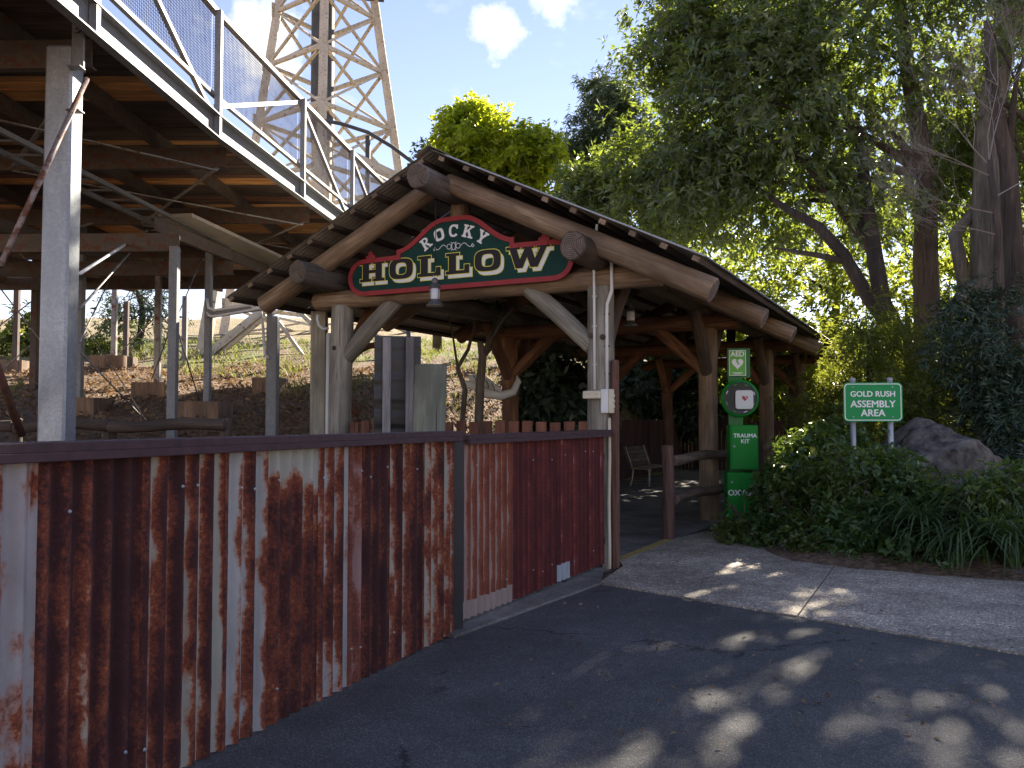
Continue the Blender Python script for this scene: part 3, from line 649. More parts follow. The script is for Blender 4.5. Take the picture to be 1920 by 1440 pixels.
for k in range(4):
    a = R(45 + 90 * k); tube('guard_wire', [lp + Vector((0.063 * math.cos(a), 0.063 * math.sin(a), z_)) for z_ in (0.06, 0.14, 0.22)], 0.003, LMET, lan, 5)
tube('hook', [lp + Vector((0.03 * math.cos(a_), 0, 0.335 + 0.03 * math.sin(a_))) for a_ in [i * math.pi / 6 for i in range(7)]], 0.004, LMET, lan, 5)
tube('cable', [lp + up * 0.36, S(0.01, -0.58, 3.8), S(0.0, -0.58, 4.18)], 0.005, BLACK, lan, 5)
lp2 = S(1.25, 2.6, 2.92)
lan2 = thing('hanging_lantern', lp2, 'dark lantern hung under the shelter roof near the grey entrance post', 'lantern')
link('base', bpy.data.meshes['base'], LMET, lan2, T(lp2)); link('glass', bpy.data.meshes['glass'], plain('amber_glass', (0.4, 0.24, 0.12), 0.3), lan2, T(lp2)); link('hood', bpy.data.meshes['hood'], LMET, lan2, T(lp2))
tube('cable', [lp2 + up * 0.32, S(1.25, 2.6, 3.75)], 0.005, BLACK, lan2, 5)

# ---------------------------------------------------------------- conduits and boxes on the entrance post
pr = S(HW, 0, 0); cd = thing('electrical_conduit', pr + up * 1.8, 'two white conduits clipped to the grey entrance post', 'conduit')
fr = lambda s_, b_, z_: S(HW + s_, b_, z_)
c1_ = [fr(0.10, -0.33, 3.70), fr(0.07, -0.30, 3.55), fr(0.0, -0.20, 3.38), fr(0.0, -0.172, 3.2), fr(0.0, -0.168, 2.9), fr(0.0, -0.168, 1.93)]
tube('conduit', c1_, 0.0145, WHITE, cd); c2_ = [fr(0.2, -0.20, 3.5), fr(0.2, -0.16, 3.25), fr(0.20, -0.16, 3.0), fr(0.135, -0.13, 2.86), fr(0.128, -0.125, 2.7), fr(0.128, -0.125, 1.92)]
tube('conduit', c2_, 0.018, WHITE, cd)
for z_ in (2.95, 2.62, 2.2): link('clip', box_mesh('clip', 0.06, 0.012, 0.02, 0.002), GALV, cd, frame(fr(0, -0.16, z_), SX, -BX))
for z_ in (2.75, 2.4, 2.1): link('clip', box_mesh('clip', 0.06, 0.012, 0.022, 0.002), BLACK, cd, frame(fr(.128, -0.12, z_), SX, -BX))
tube('lower_conduit', [fr(0.148, -0.11, 1.62), fr(0.152, -0.12, 1.2), fr(0.145, -0.13, 0.7), fr(0.16, -0.16, 0.25), fr(0.19, -0.24, 0.02)], 0.019, CREAM, cd)
tube('black_pipe', [fr(-0.03, -0.17, 0.95), fr(-0.03, -0.175, 0.5), fr(-0.02, -0.18, 0.12)], 0.012, BLACK, cd); tube('black_pipe', [fr(0.02, -0.17, 0.95), fr(0.02, -0.175, 0.5), fr(0.0, -0.20, 0.12)], 0.009, BLACK, cd)
ob = thing('power_outlet', fr(0, -0.2, 1.83), 'cream double power outlet on the grey entrance post', 'outlet')
link('housing', box_mesh('housing', 0.20, 0.09, 0.085, 0.01), CREAM, ob, frame(fr(-0.01, -0.205, 1.87), SX, BX))
for k in (-1, 1): link('flap', box_mesh('flap', 0.05, 0.02, 0.035, 0.005), CREAM, ob, frame(fr(0.01 + 0.04 * k, -0.25, 1.89), SX, BX))
sb = thing('switch_box', fr(0.12, -0.19, 1.65), 'tall white and cream switch box beside the power outlet', 'switch box')
link('housing', box_mesh('housing', 0.085, 0.085, 0.26, 0.008), WHITE, sb, frame(fr(0.125, -0.165, 1.80), SX, BX))
link('switch_plate', box_mesh('switch_plate', 0.045, 0.07, 0.26, 0.006), CREAM, sb, frame(fr(0.192, -0.165, 1.80), SX, BX))
for k in range(3): link('switch', box_mesh('switch', 0.018, 0.03, 0.03, 0.003), CREAM, sb, frame(fr(0.22, -0.165, 1.74 + .06 * k), SX, BX))
bp = thing('timber_board', fr(0.2, 0.0, 0), 'narrow red brown board fixed to the back of the entrance post', 'board')
bar('plank', fr(0.20, -0.06, 0.0), fr(0.20, -0.06, 2.25), 0.05, 0.10, wood('red_board', (0.16, 0.075, 0.045), (0.09, 0.04, 0.026)), bp, BX)
ns = thing('no_smoking_sign', fr(-0.03, -0.19, 1.05), 'small white plate with a red no smoking ring on the entrance post', 'sign')
link('plate', box_mesh('plate', 0.085, 0.15, 0.006, 0.002), WHITE, ns, frame(fr(-0.02, -0.185, 1.12), SX, up))
RED = plain('signal_red', (0.45, 0.02, 0.03), 0.4)
rm = mesh('ring', [(r_ * math.cos(R(a)), r_ * math.sin(R(a)), 0) for a in range(0, 360, 15) for r_ in (0.024, 0.032)], [(2 * i, 2 * i + 1, (2 * i + 3) % 48, (2 * i + 2) % 48) for i in range(24)])
link('ring', rm, RED, ns, frame(fr(-0.02, -0.1895, 1.13), SX, up)); link('slash', box_mesh('slash', 0.05, 0.007, 0.0015), RED, ns, frame(fr(-0.02, -0.1892, 1.13), SX + up * -1, SX + up))
link('cigarette', box_mesh('cigarette', 0.036, 0.006, 0.001), BLACK, ns, frame(fr(-0.02, -0.1886, 1.13), SX, up)); link('caption', text_mesh('NO SMOKING', 0.0125, 0.0002, 0.0003), BLACK, ns, frame(fr(-0.02, -0.189, 1.065), SX, up))

# ---------------------------------------------------------------- picket fence across the shelter front
pk = thing('picket_fence', S(0, -0.02, 0), 'low red brown picket fence between the two front posts of the shelter', 'fence')
pm = box_mesh('picket', 0.125, 0.03, 1.56, 0.004); pm.materials.append(PICK)
for k in range(19):
    s_ = -HW + 0.22 + k * 0.176
    if s_ < HW - 0.18: link('picket', pm, None, pk, frame(S(s_, 0.0, 0.80 + rl.uniform(-.012, .012)), SX, BX))
for z_ in (0.35, 1.3): bar('rail', S(-HW + .12, 0.05, z_), S(HW - .12, 0.05, z_), 0.045, 0.09, PURL, pk)
# ---------------------------------------------------------------- dark paling fence round the back of the shelter
pf = thing('paling_fence', S(-2.5, 5, 0), 'tall dark maroon paling fence along the back of the shelter', 'fence')
DPAL = wood('dark_maroon_paling', (0.10, 0.042, 0.034), (0.055, 0.024, 0.02))
plm = box_mesh('paling', 0.095, 0.02, 1.6, 0.002); plm.materials.append(DPAL)
pth = [S(-2.45, 5.5, 0), S(-2.45, 18.2, 0), S(2.9, 18.2, 0), S(5.5, 17.2, 0)]
for a_, b_ in zip(pth, pth[1:]):
    d_ = (b_ - a_).normalized(); l_ = (b_ - a_).length; nrm = Vector((-d_.y, d_.x, 0))
    for k in range(int(l_ / 0.118)):
        q = a_ + d_ * (0.06 + k * 0.118); z0 = max(-0.02, bank(q.x, q.y)) * 0
        link('paling', plm, None, pf, frame(q + up * (0.80 + rl.uniform(-0.015, 0.015)), d_, nrm))
    for z_ in (0.3, 1.3): bar('rail', a_ + nrm * 0.035 + up * z_, b_ + nrm * 0.035 + up * z_, 0.04, 0.08, PURL, pf)
# ---------------------------------------------------------------- post and rail barrier on the garden side
RLOG = wood('dark_rail_log', (0.17, 0.115, 0.08), (0.085, 0.055, 0.04))
rb = thing('log_barrier', gnd(1253, 1012), 'low two rail log barrier beside the garden bed', 'barrier')
g0 = gnd(1253, 1012)
log('post', g0 - up * .03, g0 + up * 1.26, 0.082, 0.078, wood('red_short_post', (0.14, 0.07, 0.05), (0.085, 0.042, 0.032)), rb, 14, 5)
for z_, r_ in ((1.06, 0.065), (0.53, 0.065)):
    a_ = g0 + Vector((0.10, 0.1, z_)); b_ = S(HW + 0.22, 4.8, z_ + 0.0); log('rail', a_, b_, r_ + .008, r_, RLOG, rb, 12, 5, 0.02, end=ENDW)
    log('rail', b_ + BX * .02, S(HW + 0.22, 9.7, z_), r_, r_ * .9, RLOG, rb, 12, 6, 0.02); log('rail', S(HW + 0.22, 9.72, z_), S(HW + 0.25, 14.6, z_), r_, r_ * .9, RLOG, rb, 12, 6, 0.02)
for b_ in (7.25, 12.1): log('post', S(HW + 0.32, b_, 0), S(HW + 0.32, b_, 1.2), 0.08, 0.075, RLOG, rb, 12, 4)
# ---------------------------------------------------------------- bench
BW = wood('bench_slat', (0.34, 0.25, 0.15), (0.20, 0.14, 0.085))
bo = S(-1.62, 11.5, 0); be = thing('garden_bench', bo, 'slatted timber bench with pale metal legs against the dark palings', 'bench')
bx, bf = BX, SX                                   # runs along the fence, faces across the shelter
for k in range(4): link('seat_slat', box_mesh('seat_slat', 1.7, 0.10, 0.03, 0.004), BW, be, frame(bo + bf * (0.10 + 0.115 * k) + up * 0.45, bx, bf))
for k in range(5):
    link('back_slat', box_mesh('back_slat', 1.7, 0.085, 0.025, 0.004), wood('bench_back', (0.16, 0.12, 0.085), (0.09, 0.07, 0.05)) if k == 0 else bpy.data.materials['bench_back'], be, frame(bo + bf * (0.02 - 0.035 * k) + up * (0.52 + 0.095 * k), bx, up * 0.95 - bf * 0.3))
for k in (-1, 1):
    q = bo + bx * 0.68 * k
    tube('leg', [q + bf * 0.46 + up * 0.43, q + bf * 0.48 + up * 0.2, q + bf * 0.47 + up * 0.0], 0.018, CREAM, be); tube('leg', [q + bf * 0.08 + up * 0.43, q + bf * 0.05 + up * 0.2, q + bf * 0.0 + up * 0.0], 0.018, CREAM, be)
    tube('seat_bracket', [q + bf * 0.48 + up * 0.42, q + bf * 0.06 + up * 0.42, q - bf * 0.12 + up * 0.95], 0.016, CREAM, be)
# ---------------------------------------------------------------- first aid station
AG = plain('green_enamel', (0.004, 0.23, 0.022), 0.5, 0, 0.08, 5, spec=.25); AGD = plain('dark_green_post', (0.004, 0.13, 0.016), 0.5, 0, 0.1, 5); LIME = plain('lime_print', (0.12, 0.42, 0.04), 0.5, 0, 0.05)
aY = 12.5; aw = lambda x, y: at(x, y, aY)
ap = Vector((aw(1388, 800).x, aY, 0)); aed = thing('first_aid_station', ap, 'bright green first aid station with round defibrillator case and two cabinets', 'first aid station')
az = -R(6); ax = Vector((math.cos(az), math.sin(az), 0)); ay = Vector((-math.sin(az), math.cos(az), 0))
def ab(dx, dy, z): return ap + ax * dx + ay * dy + up * z
zz = lambda y: aw(1388, y).z
link('backing_post', box_mesh('backing_post', 0.21, 0.05, zz(700) + 0.0, 0.004, False), AGD, aed, frame(ab(-0.05, 0.10, zz(700) / 2), ax, ay, up))
link('sign_panel', box_mesh('sign_panel', 0.33, 0.05, zz(652) - zz(708), 0.004), AGD, aed, frame(ab(0.0, 0.10, (zz(652) + zz(708)) / 2), ax, ay, up))
ah, azc = zz(656) - zz(704), (zz(656) + zz(704)) / 2
pl = link('aed_plate', box_mesh('aed_plate', 0.245, ah, 0.008, 0.002), plain('white_print', (0.84, 0.85, 0.83), 0.5, 0, 0.03), aed, frame(ab(-0.02, 0.066, azc), ax, up))
WP = bpy.data.materials['white_print']
link('aed_field', box_mesh('aed_field', 0.225, ah - 0.02, 0.004, 0.0), LIME, pl, frame(ab(-0.02, 0.061, azc), ax, up))
link('lettering', text_mesh('AED', 0.105, 0.003, 0.001), WP, pl, frame(ab(-0.02, 0.0575, azc + ah * .34), ax, up))
def heart(sz, n=36):
    out = []
    for i in range(n):
        a = 2 * math.pi * i / n; out.append((sz * 16 * math.sin(a) ** 3 / 17, sz * (13 * math.cos(a) - 5 * math.cos(2 * a) - 2 * math.cos(3 * a) - math.cos(4 * a)) / 17 * 1.08))
    return out[::-1]
link('heart', poly_prism('heart', heart(0.088), 0, 0.0012), WP, pl, frame(ab(-0.02, 0.0578, azc - ah * .02), ax, up))
bolt = [(-0.03, 0.055), (0.012, 0.028), (0.004, 0.014), (0.026, 0.002), (0.016, -0.012), (0.034, -0.04), (-0.008, -0.012), (0.002, 0.0), (-0.022, 0.018), (-0.012, 0.03)]
link('bolt_mark', poly_prism('bolt_mark', bolt, 0, 0.001), LIME, pl, frame(ab(-0.02, 0.0560, azc), ax, up))
for dz, wd in ((-0.385, 0.15), (-0.43, 0.10)): link('small_print', box_mesh('small_print', wd, 0.009, 0.001), WP, pl, frame(ab(-0.02, 0.0582, azc + ah * dz), ax, up))
cz_ = zz(747); cr = 0.275
cs = link('round_case', lathe_mesh('round_case', [(cr * .9, 0), (cr, 0.02), (cr, 0.07), (cr * .95, 0.085), (cr * .95, 0.10), (cr * .90, 0.11)], 40), AG, aed, frame(ab(0.0, 0.07, cz_), ax, up))
link('dark_insert', lathe_mesh('dark_insert', [(cr * .86, 0.105), (cr * .86, 0.112)], 32), BLACK, cs, frame(ab(0.0, 0.07, cz_), ax, up))
def rrect(wd, ht, r_, n=5):
    o = []
    for cx, cy, a0 in ((wd / 2 - r_, -ht / 2 + r_, -90), (wd / 2 - r_, ht / 2 - r_, 0), (-wd / 2 + r_, ht / 2 - r_, 90), (-wd / 2 + r_, -ht / 2 + r_, 180)):
        for k in range(n + 1): a = R(a0 + 90 * k / n); o.append((cx + r_ * math.cos(a), cy + r_ * math.sin(a)))
    return o
dv = link('defibrillator', poly_prism('defibrillator', rrect(0.25, 0.27, 0.04), 0.0, 0.05), WP, cs, frame(ab(0.05, -0.042, cz_ - 0.02), ax, up))
link('red_heart', poly_prism('red_heart', heart(0.045), 0, 0.002), RED, cs, frame(ab(0.055, -0.0935, cz_ - 0.0), ax, up))
link('heart_bolt', poly_prism('heart_bolt', [(a * .55 + .012, b_ * .55 + .008) for a, b_ in bolt], 0, 0.001), WP, cs, frame(ab(0.055, -0.0965, cz_), ax, up))
m, t, b = nodes('clear_dome'); b.inputs['Transmission Weight'].default_value = 1.0; b.inputs['Roughness'].default_value = 0.03; b.inputs['IOR'].default_value = 1.08; b.inputs['Base Color'].default_value = (0.93, 0.96, 0.94, 1); DOME = m
link('clear_dome', lathe_mesh('clear_dome', [(cr * .89 * math.cos(R(a)), 0.115 + 0.105 * math.sin(R(a))) for a in (0, 12, 25, 40, 55, 70, 82, 89)], 36), DOME, cs, frame(ab(0, 0.07, cz_), ax, up))
for k in range(8):
    a = R(20 + 45 * k); link('case_mark', box_mesh('case_mark', 0.05, 0.012, 0.002), LIME if k % 3 else WP, cs, frame(ab(cr * .75 * math.cos(a), -0.0445, cz_ + cr * .75 * math.sin(a)), ax * -math.sin(a) + up * math.cos(a), ax * -math.cos(a) - up * math.sin(a)))
def cabinet(nm, w_, z0, z1, dpt, dx, word, sz):
    h_ = z1 - z0; c_ = link(nm, box_mesh(nm, w_, dpt, h_, 0.006), AG, aed, frame(ab(dx, 0.06, (z0 + z1) / 2), ax, ay, up)); y_ = 0.06 - dpt / 2
    link('door', box_mesh('door', w_ - 0.03, h_ - 0.03, 0.012, 0.003), AG, c_, frame(ab(dx + 0.006, y_ - 0.007, (z0 + z1) / 2), ax, up))
    link('lock', lathe_mesh('lock', [(0.017, 0), (0.017, 0.006), (0.009, 0.012)], 12), GALV, c_, frame(ab(dx - w_ * .36, y_ - 0.014, z0 + h_ * (.82 if 'OX' in word[0] else .52)), ax, up))
    for k, wo_ in enumerate(word): link('lettering', text_mesh(wo_, sz, sz * .03, 0.001), WP, c_, frame(ab(dx + 0.012, y_ - 0.0150, z0 + h_ * (.62 if 'OX' in word[0] else .76) - k * sz * 1.0), ax, up))
cabinet('trauma_cabinet', 0.40, zz(880), zz(797), 0.34, 0.035, ['TRAUMA', 'KIT'], 0.082)
cabinet('oxygen_cabinet', 0.46, 0.06, zz(885), 0.36, 0.02, ['OXYGEN'], 0.115)
# ---------------------------------------------------------------- assembly area sign
sY = 11.5; p_l, p_r = at(1599, 760, sY + .05), at(1669, 760, sY)
asg = thing('assembly_sign', Vector(((p_l.x + p_r.x) / 2, sY, bank(p_l.x, sY))), 'green assembly area sign on two round galvanised poles in the garden bed', 'sign')
for p_ in (p_l, p_r):
    z0 = bank(p_.x, p_.y) - 0.1; tube('pole', [Vector((p_.x, p_.y, z0)), Vector((p_.x, p_.y, at(1634, 713, sY).z))], 0.037, GALV, asg, 14); link('pole_cap', lathe_mesh('pole_cap', [(0.042, 0), (0.042, 0.02), (0.03, 0.035)], 14), GALV, asg, T(Vector((p_.x, p_.y, at(1634, 713, sY).z))))
bc = at(1634, 754, sY) ; bw_, bh_ = 0.765, 0.525; sxv = (p_r - p_l); sxv.z = 0; sxv.normalize(); syv = Vector((-sxv.y, sxv.x, 0)); fc = bc - syv * 0.055
SG = plain('sign_green', (0.002, 0.28, 0.07), 0.45, 0, 0.05, spec=.3)
bd = link('board', poly_prism('board', rrect(bw_, bh_, 0.06), 0, 0.006), SG, asg, frame(fc, sxv, up))
v1, v2 = rrect(bw_ - 0.03, bh_ - 0.03, 0.05), rrect(bw_ - 0.052, bh_ - 0.052, 0.042); n = len(v1)
link('border_line', mesh('border_line', [(a, b_, 0.0068) for a, b_ in v1] + [(a, b_, 0.0068) for a, b_ in v2], [(i, (i + 1) % n, n + (i + 1) % n, n + i) for i in range(n)]), WP, bd, frame(fc, sxv, up))
for wo_, dz, sz in (('GOLD RUSH', 0.105, 0.105), ('ASSEMBLY', -0.03, 0.128), ('AREA', -0.15, 0.128)): link('lettering', text_mesh(wo_, sz, sz * .028, 0.0008), WP, bd, frame(fc - syv * 0.0075 + up * dz, sxv, up))
for k in (-1, 1):
    for j in (-1, 1): link('rivet', lathe_mesh('rivet', [(0.012, 0), (0.008, 0.004)], 10), GALV, bd, frame(fc + sxv * k * .255 + up * j * .2 - syv * .0065, sxv, up))
# ---------------------------------------------------------------- timber pile, black screen panel, grey corner posts
PILE = wood('green_grey_pile', (0.30, 0.31, 0.24), (0.19, 0.20, 0.15))
q = at(806, 700, 8.6); log('timber_pile', Vector((q.x, 8.6, -0.02)), Vector((q.x, 8.6, at(806, 684, 8.6).z)), 0.165, 0.162, PILE, None, 20, 8, 0.006, end=ENDW)
tag(bpy.data.objects['timber_pile'], 'thick round pale green timber pile standing behind the rusty fence', 'pile')
q = at(745, 700, 9.2); ps = thing('screen_panel', Vector((q.x, 9.2, 0)), 'black sheet screen with grey timber battens beside the timber pile', 'screen')
m, t, b = nodes('black_plastic_sheet'); b.inputs['Base Color'].default_value = (0.010, 0.010, 0.011, 1); b.inputs['Roughness'].default_value = 0.38
v = nn(t, 'ShaderNodeTexCoord').outputs['Object']; bump(t, b, noise(t, mapped(t, v, (0.8, 0.8, 5.0)), 1.2, 1, 0.3, 0.2), 0.5, 0.06); BPL = m
zt = at(745, 630, 9.2).z
link('sheet', box_mesh('sheet', 0.50, 0.05, zt, 0.004), BPL, ps, frame(Vector((q.x, 9.22, zt / 2)), Vector((0.98, 0.2, 0)), Vector((-0.2, 0.98, 0)), up))
GB = wood('grey_batten', (0.30, 0.28, 0.27), (0.19, 0.175, 0.17))
for x_ in (726, 769): qq = at(x_, 700, 9.15); bar('batten', Vector((qq.x, 9.13, 0)), Vector((qq.x, 9.13, zt - 0.02)), 0.085, 0.06, GB, ps, Vector((0, 1, 0)))
CRP = wood('cream_grey_post', (0.42, 0.38, 0.29), (0.30, 0.27, 0.20))
q = at(598, 700, 11.6); z0 = bank(q.x, 11.6); o = bar('square_post', Vector((q.x, 11.6, z0 - .2)), Vector((q.x, 11.6, at(598, 585, 11.6).z)), 0.20, 0.16, CRP, None, Vector((0, 1, 0))); tag(o, 'pale square timber post just left of the shelter front post', 'post')
q = at(616, 700, 11.3); dp = thing('white_downpipe', Vector((q.x, 11.3, 0)), 'white plastic pipe with a curved elbow beside the shelter left post', 'pipe')
tube('pipe', [Vector((q.x, 11.3, 0.0)), Vector((q.x, 11.3, 2.75))], 0.035, WHITE, dp, 10); tube('elbow', [at(616, 615, 11.25), at(606, 617, 11.25), at(598, 610, 11.25), at(595, 598, 11.25), at(596, 590, 11.25)], 0.02, WHITE, dp)
# rusty ring, bones
RUSTI = plain('rusty_iron', (0.10, 0.042, 0.026), 0.85, 0, 0.4, 20, bmp=0.3)
q = at(705, 716, 14.0); z0 = bank(q.x, 14.0)
tag(tube('iron_ring', [q + Vector((0.52 * math.cos(R(a)), 0.1 * math.sin(R(a)), 0.62 * math.sin(R(a)))) for a in range(-60, 241, 15)], 0.055, RUSTI), 'large rusty iron ring standing on the bank behind the screen', 'ring')
BONE = plain('white_painted_concrete', (0.70, 0.69, 0.65), 0.7, 0, 0.1, 10); bY = 15.0
bn = thing('bone_sculpture', at(920, 745, bY), 'white jawbone sculpture with dark stripes lying on the bank behind the shelter', 'sculpture')
tube('jaw', [at(x_, y_, bY + d_) for x_, y_, d_ in ((868, 716, 0), (885, 722, 0), (910, 738, -.05), (940, 742, 0), (962, 735, .1), (972, 715, .2), (969, 704, .2))], [0.04, 0.07, 0.085, 0.08, 0.07, 0.055, 0.012], BONE, bn, 10)
tube('snout', [at(x_, y_, bY - .1) for x_, y_ in ((880, 709), (895, 711), (915, 719), (940, 733))], [0.05, 0.10, 0.085, 0.03], BONE, bn, 10)
for x_, y_ in ((892, 712), (903, 716), (915, 721), (926, 727)): tube('dark_stripe', [at(x_ - 4, y_ - 8, bY - .2), at(x_, y_ - 1, bY - .23), at(x_ + 1, y_ + 6, bY - .2)], 0.008, BLACK, bn, 5)
# ---------------------------------------------------------------- elevated boardwalk
SGAL = galv('dull_galvanised', (0.24, 0.245, 0.25), 0.6); SOLD = galv('stained_old_steel', (0.125, 0.10, 0.08), 0.75, 0.10); ROD = galv('rod_steel', (0.30, 0.29, 0.27), 0.5, 0.1)
OLDB = wood('old_dark_deck_board', (0.115, 0.072, 0.05), (0.06, 0.038, 0.028)); ORANGEB = wood('orange_deck_board', (0.66, 0.34, 0.11), (0.55, 0.26, 0.08), 0.7); MIDB = wood('red_deck_board', (0.26, 0.11, 0.062), (0.15, 0.065, 0.04))
BZ = 4.85
edge = [Vector((-3.62, 2.2, BZ)), Vector((-3.444, 6.81, BZ)), Vector((-3.32, 9.36, BZ)), Vector((-2.84, 13.65, BZ)), Vector((-2.35, 17.5, BZ))]
def ex(y):
    for a, b_ in zip(edge, edge[1:]):
        if y <= b_.y: return a.x + (b_.x - a.x) * (y - a.y) / (b_.y - a.y)
    return edge[-1].x - (y - 17.5) * 1.08
dk = thing('boardwalk', Vector((-3.6, 6.9, 0)), 'raised timber boardwalk on galvanised steel columns with mesh railing', 'boardwalk')
for a, b_ in zip(edge, edge[1:]): channel('edge_beam', a, b_, 0.27, 0.09, SGAL, dk, -1, 0.014)
nb = 0; y = 2.4
while y < 21.8:
    x1 = ex(y) - 0.02; x0 = -11.2 if y < 17.7 else -10.5 + (y - 17.7) * 0.767
    if x1 - x0 > 0.4:
        if 8.3 < y < 8.95 or 10.3 < y < 10.5 or 11.9 < y < 12.25 or 13.4 < y < 13.6 or 14.6 < y < 15.4 or 16.6 < y < 17.3: mt = ORANGEB  # rows of boards coloured orange at set distances along the deck
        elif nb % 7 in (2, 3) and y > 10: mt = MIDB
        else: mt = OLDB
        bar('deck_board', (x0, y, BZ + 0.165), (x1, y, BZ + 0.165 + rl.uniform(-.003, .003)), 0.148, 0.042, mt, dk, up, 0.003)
    y += 0.162; nb += 1
for k in range(7):
    x_ = -4.35 - 1.08 * k; channel('joist', (x_ , 2.3, BZ + 0.05), (x_ + 0.35, min(20.5, 17.4 + (-4 - x_) * 0.3), BZ + 0.05), 0.17, 0.06, SOLD, dk)
for yb_ in (4.6, 7.05, 9.9, 12.7, 15.4, 18.0): channel('bearer', (-11, yb_ + .3, BZ - 0.17), (ex(yb_) - 0.10, yb_, BZ - 0.17), 0.24, 0.08, SOLD, dk)
for ya_, yb_ in ((7.1, 9.9), (9.9, 12.7), (12.7, 15.4)):
    bar('wind_brace', (ex(ya_) - .2, ya_, BZ - 0.30), (ex(yb_) - 2.6, yb_, BZ - 0.30), 0.05, 0.012, ROD, dk); bar('wind_brace', (ex(yb_) - .2, yb_, BZ - 0.33), (ex(ya_) - 2.6, ya_, BZ - 0.33), 0.05, 0.012, ROD, dk)
    bar('wind_brace', (-6.3, ya_, BZ - 0.30), (-9.6, yb_, BZ - 0.30), 0.05, 0.012, ROD, dk)
# underslung cable ladder and pale tray
for x_ in (-5.15, -4.72): angle_bar('ladder_rail', (x_ - .15, 7.6, BZ - 0.52), (x_ + .25, 13.4, BZ - 0.52), 0.05, SGAL, dk)
for k in range(13): y_ = 7.8 + k * 0.45; bar('ladder_rung', (-5.28 + .03 * k, y_, BZ - 0.52), (-4.86 + .03 * k, y_, BZ - 0.52), 0.03, 0.02, SGAL, dk)
bar('cable_tray', (-4.55, 11.4, BZ - 0.50), (-3.95, 15.6, BZ - 0.50), 0.5, 0.05, plain('cream_sheet', (0.40, 0.36, 0.30), 0.6), dk)
# railing
rp_ = [6.81, 9.36, 12.0, 14.3, 16.6]; RT = 6.17
E = lambda y_, z_: Vector((ex(y_), y_, z_))
for i, y_ in enumerate(rp_): bar('railing_post', E(y_, BZ - 0.13) + Vector((.05, 0, 0)), E(y_, RT) + Vector((.05, 0, 0)), 0.065, 0.075, SGAL, dk, Vector((0, 1, 0)))
seq = [3.0] + rp_
for i, (ya_, yb_) in enumerate(zip(seq, seq[1:])):
    bar('top_rail', E(ya_, RT), E(yb_, RT), 0.075, 0.06, SGAL, dk); bar('bottom_rail', E(ya_, BZ + 0.36), E(yb_, BZ + 0.36), 0.05, 0.045, SGAL, dk)
    if i == 2: bar('diagonal', E(ya_ + .05, BZ + 0.25), E(yb_ - .05, RT - 0.06), 0.05, 0.055, SGAL, dk)
    else: bar('diagonal', E(ya_ + .05, RT - 0.05), E(yb_ - .05, BZ + 0.12), 0.05, 0.055, SGAL, dk)
    v, f = [], []
    def wire(a, b_, r_=0.0032):
        d_ = (b_ - a).normalized(); s1 = Vector((1, 0, 0)); s2 = d_.cross(s1).normalized(); o_ = len(v)
        for p in (a, b_):
            for k in range(4): ang = math.pi / 2 * k; v.append(p + (s1 * math.cos(ang) + s2 * math.sin(ang)) * r_)
        for k in range(4): f.append((o_ + k, o_ + (k + 1) % 4, o_ + 4 + (k + 1) % 4, o_ + 4 + k))
    z0, z1 = BZ + 0.38, RT - 0.03; n_ = int((yb_ - ya_) / 0.034)
    for k in range(1, n_): y_ = ya_ + (yb_ - ya_) * k / n_; wire(E(y_, z0) - Vector((.03, 0, 0)), E(y_, z1) - Vector((.03, 0, 0)))
    for k in range(int((z1 - z0) / 0.034)): z_ = z0 + 0.017 + 0.034 * k; wire(E(ya_ + .03, z_) - Vector((.0256, 0, 0)), E(yb_ - .03, z_) - Vector((.0256, 0, 0)))
    tag(link('wire_mesh', mesh('wire_mesh', v, f), ROD, dk), kind='stuff')
# columns
cdt_ = thing('pipe_bridge', at(512, 640, 12.6), 'grey cable trough with white conduits on a short galvanised column', 'cable trough')
def column(x_px, Y, wd, top, mat, label=None):
    q = at(x_px, 640, Y); z0 = bank(q.x, Y)
    return bar('column', Vector((q.x, Y, z0 - 0.3)), Vector((q.x, Y, top)), wd, wd, mat, dk, Vector((0, 1, 0)), 0.012)
q = at(110, 640, 6.95); MC = Vector((q.x, 6.95, 0))
link('main_column', box_mesh('main_column', 0.225, 0.20, 4.9, 0.02, True), galv('bright_galvanised', (0.34, 0.36, 0.38), 0.4), dk, T(MC + up * (bank(q.x, 6.95) - 0.2)))
for z_ in (4.78, 4.98): link('bolt', lathe_mesh('bolt', [(0.03, 0), (0.03, 0.02), (0.016, 0.022), (0.016, 0.05)], 6), ROD, dk, frame(MC + Vector((0.155, -0.11, z_)), Vector((1, 0, 0)), up))
box('cleat', MC + Vector((0.155, -0.09, 4.82)), 0.10, 0.03, 0.72, SGAL, dk); box('cleat', MC + Vector((0.16, -0.13, 4.46)), 0.11, 0.10, 0.015, SGAL, dk); box('cleat', MC + Vector((0.16, -0.13, 4.10)), 0.11, 0.10, 0.015, ROD, dk)
WF = wood('footing_timber', (0.27, 0.17, 0.10), (0.16, 0.10, 0.06))
q = at(325, 640, 10.2); bar('column', Vector((q.x, 10.2, bank(q.x, 10.2) - .3)), Vector((q.x, 10.2, 3.68)), 0.10, 0.10, SGAL, dk, Vector((0, 1, 0)))
for yb_, zb_ in ((10.25, 3.75), (13.1, 3.95), (16.1, 4.2)): channel('lower_bearer', (-11, yb_ + .2, zb_), (-4.0 - (yb_ - 10) * .1, yb_, zb_), 0.22, 0.08, SOLD, dk)
for xb_ in (-4.3, -6.2, -8.1, -10): channel('lower_joist', (xb_, 10.2, 3.96), (xb_, 18.2, 4.42), 0.16, 0.06, SOLD, dk)
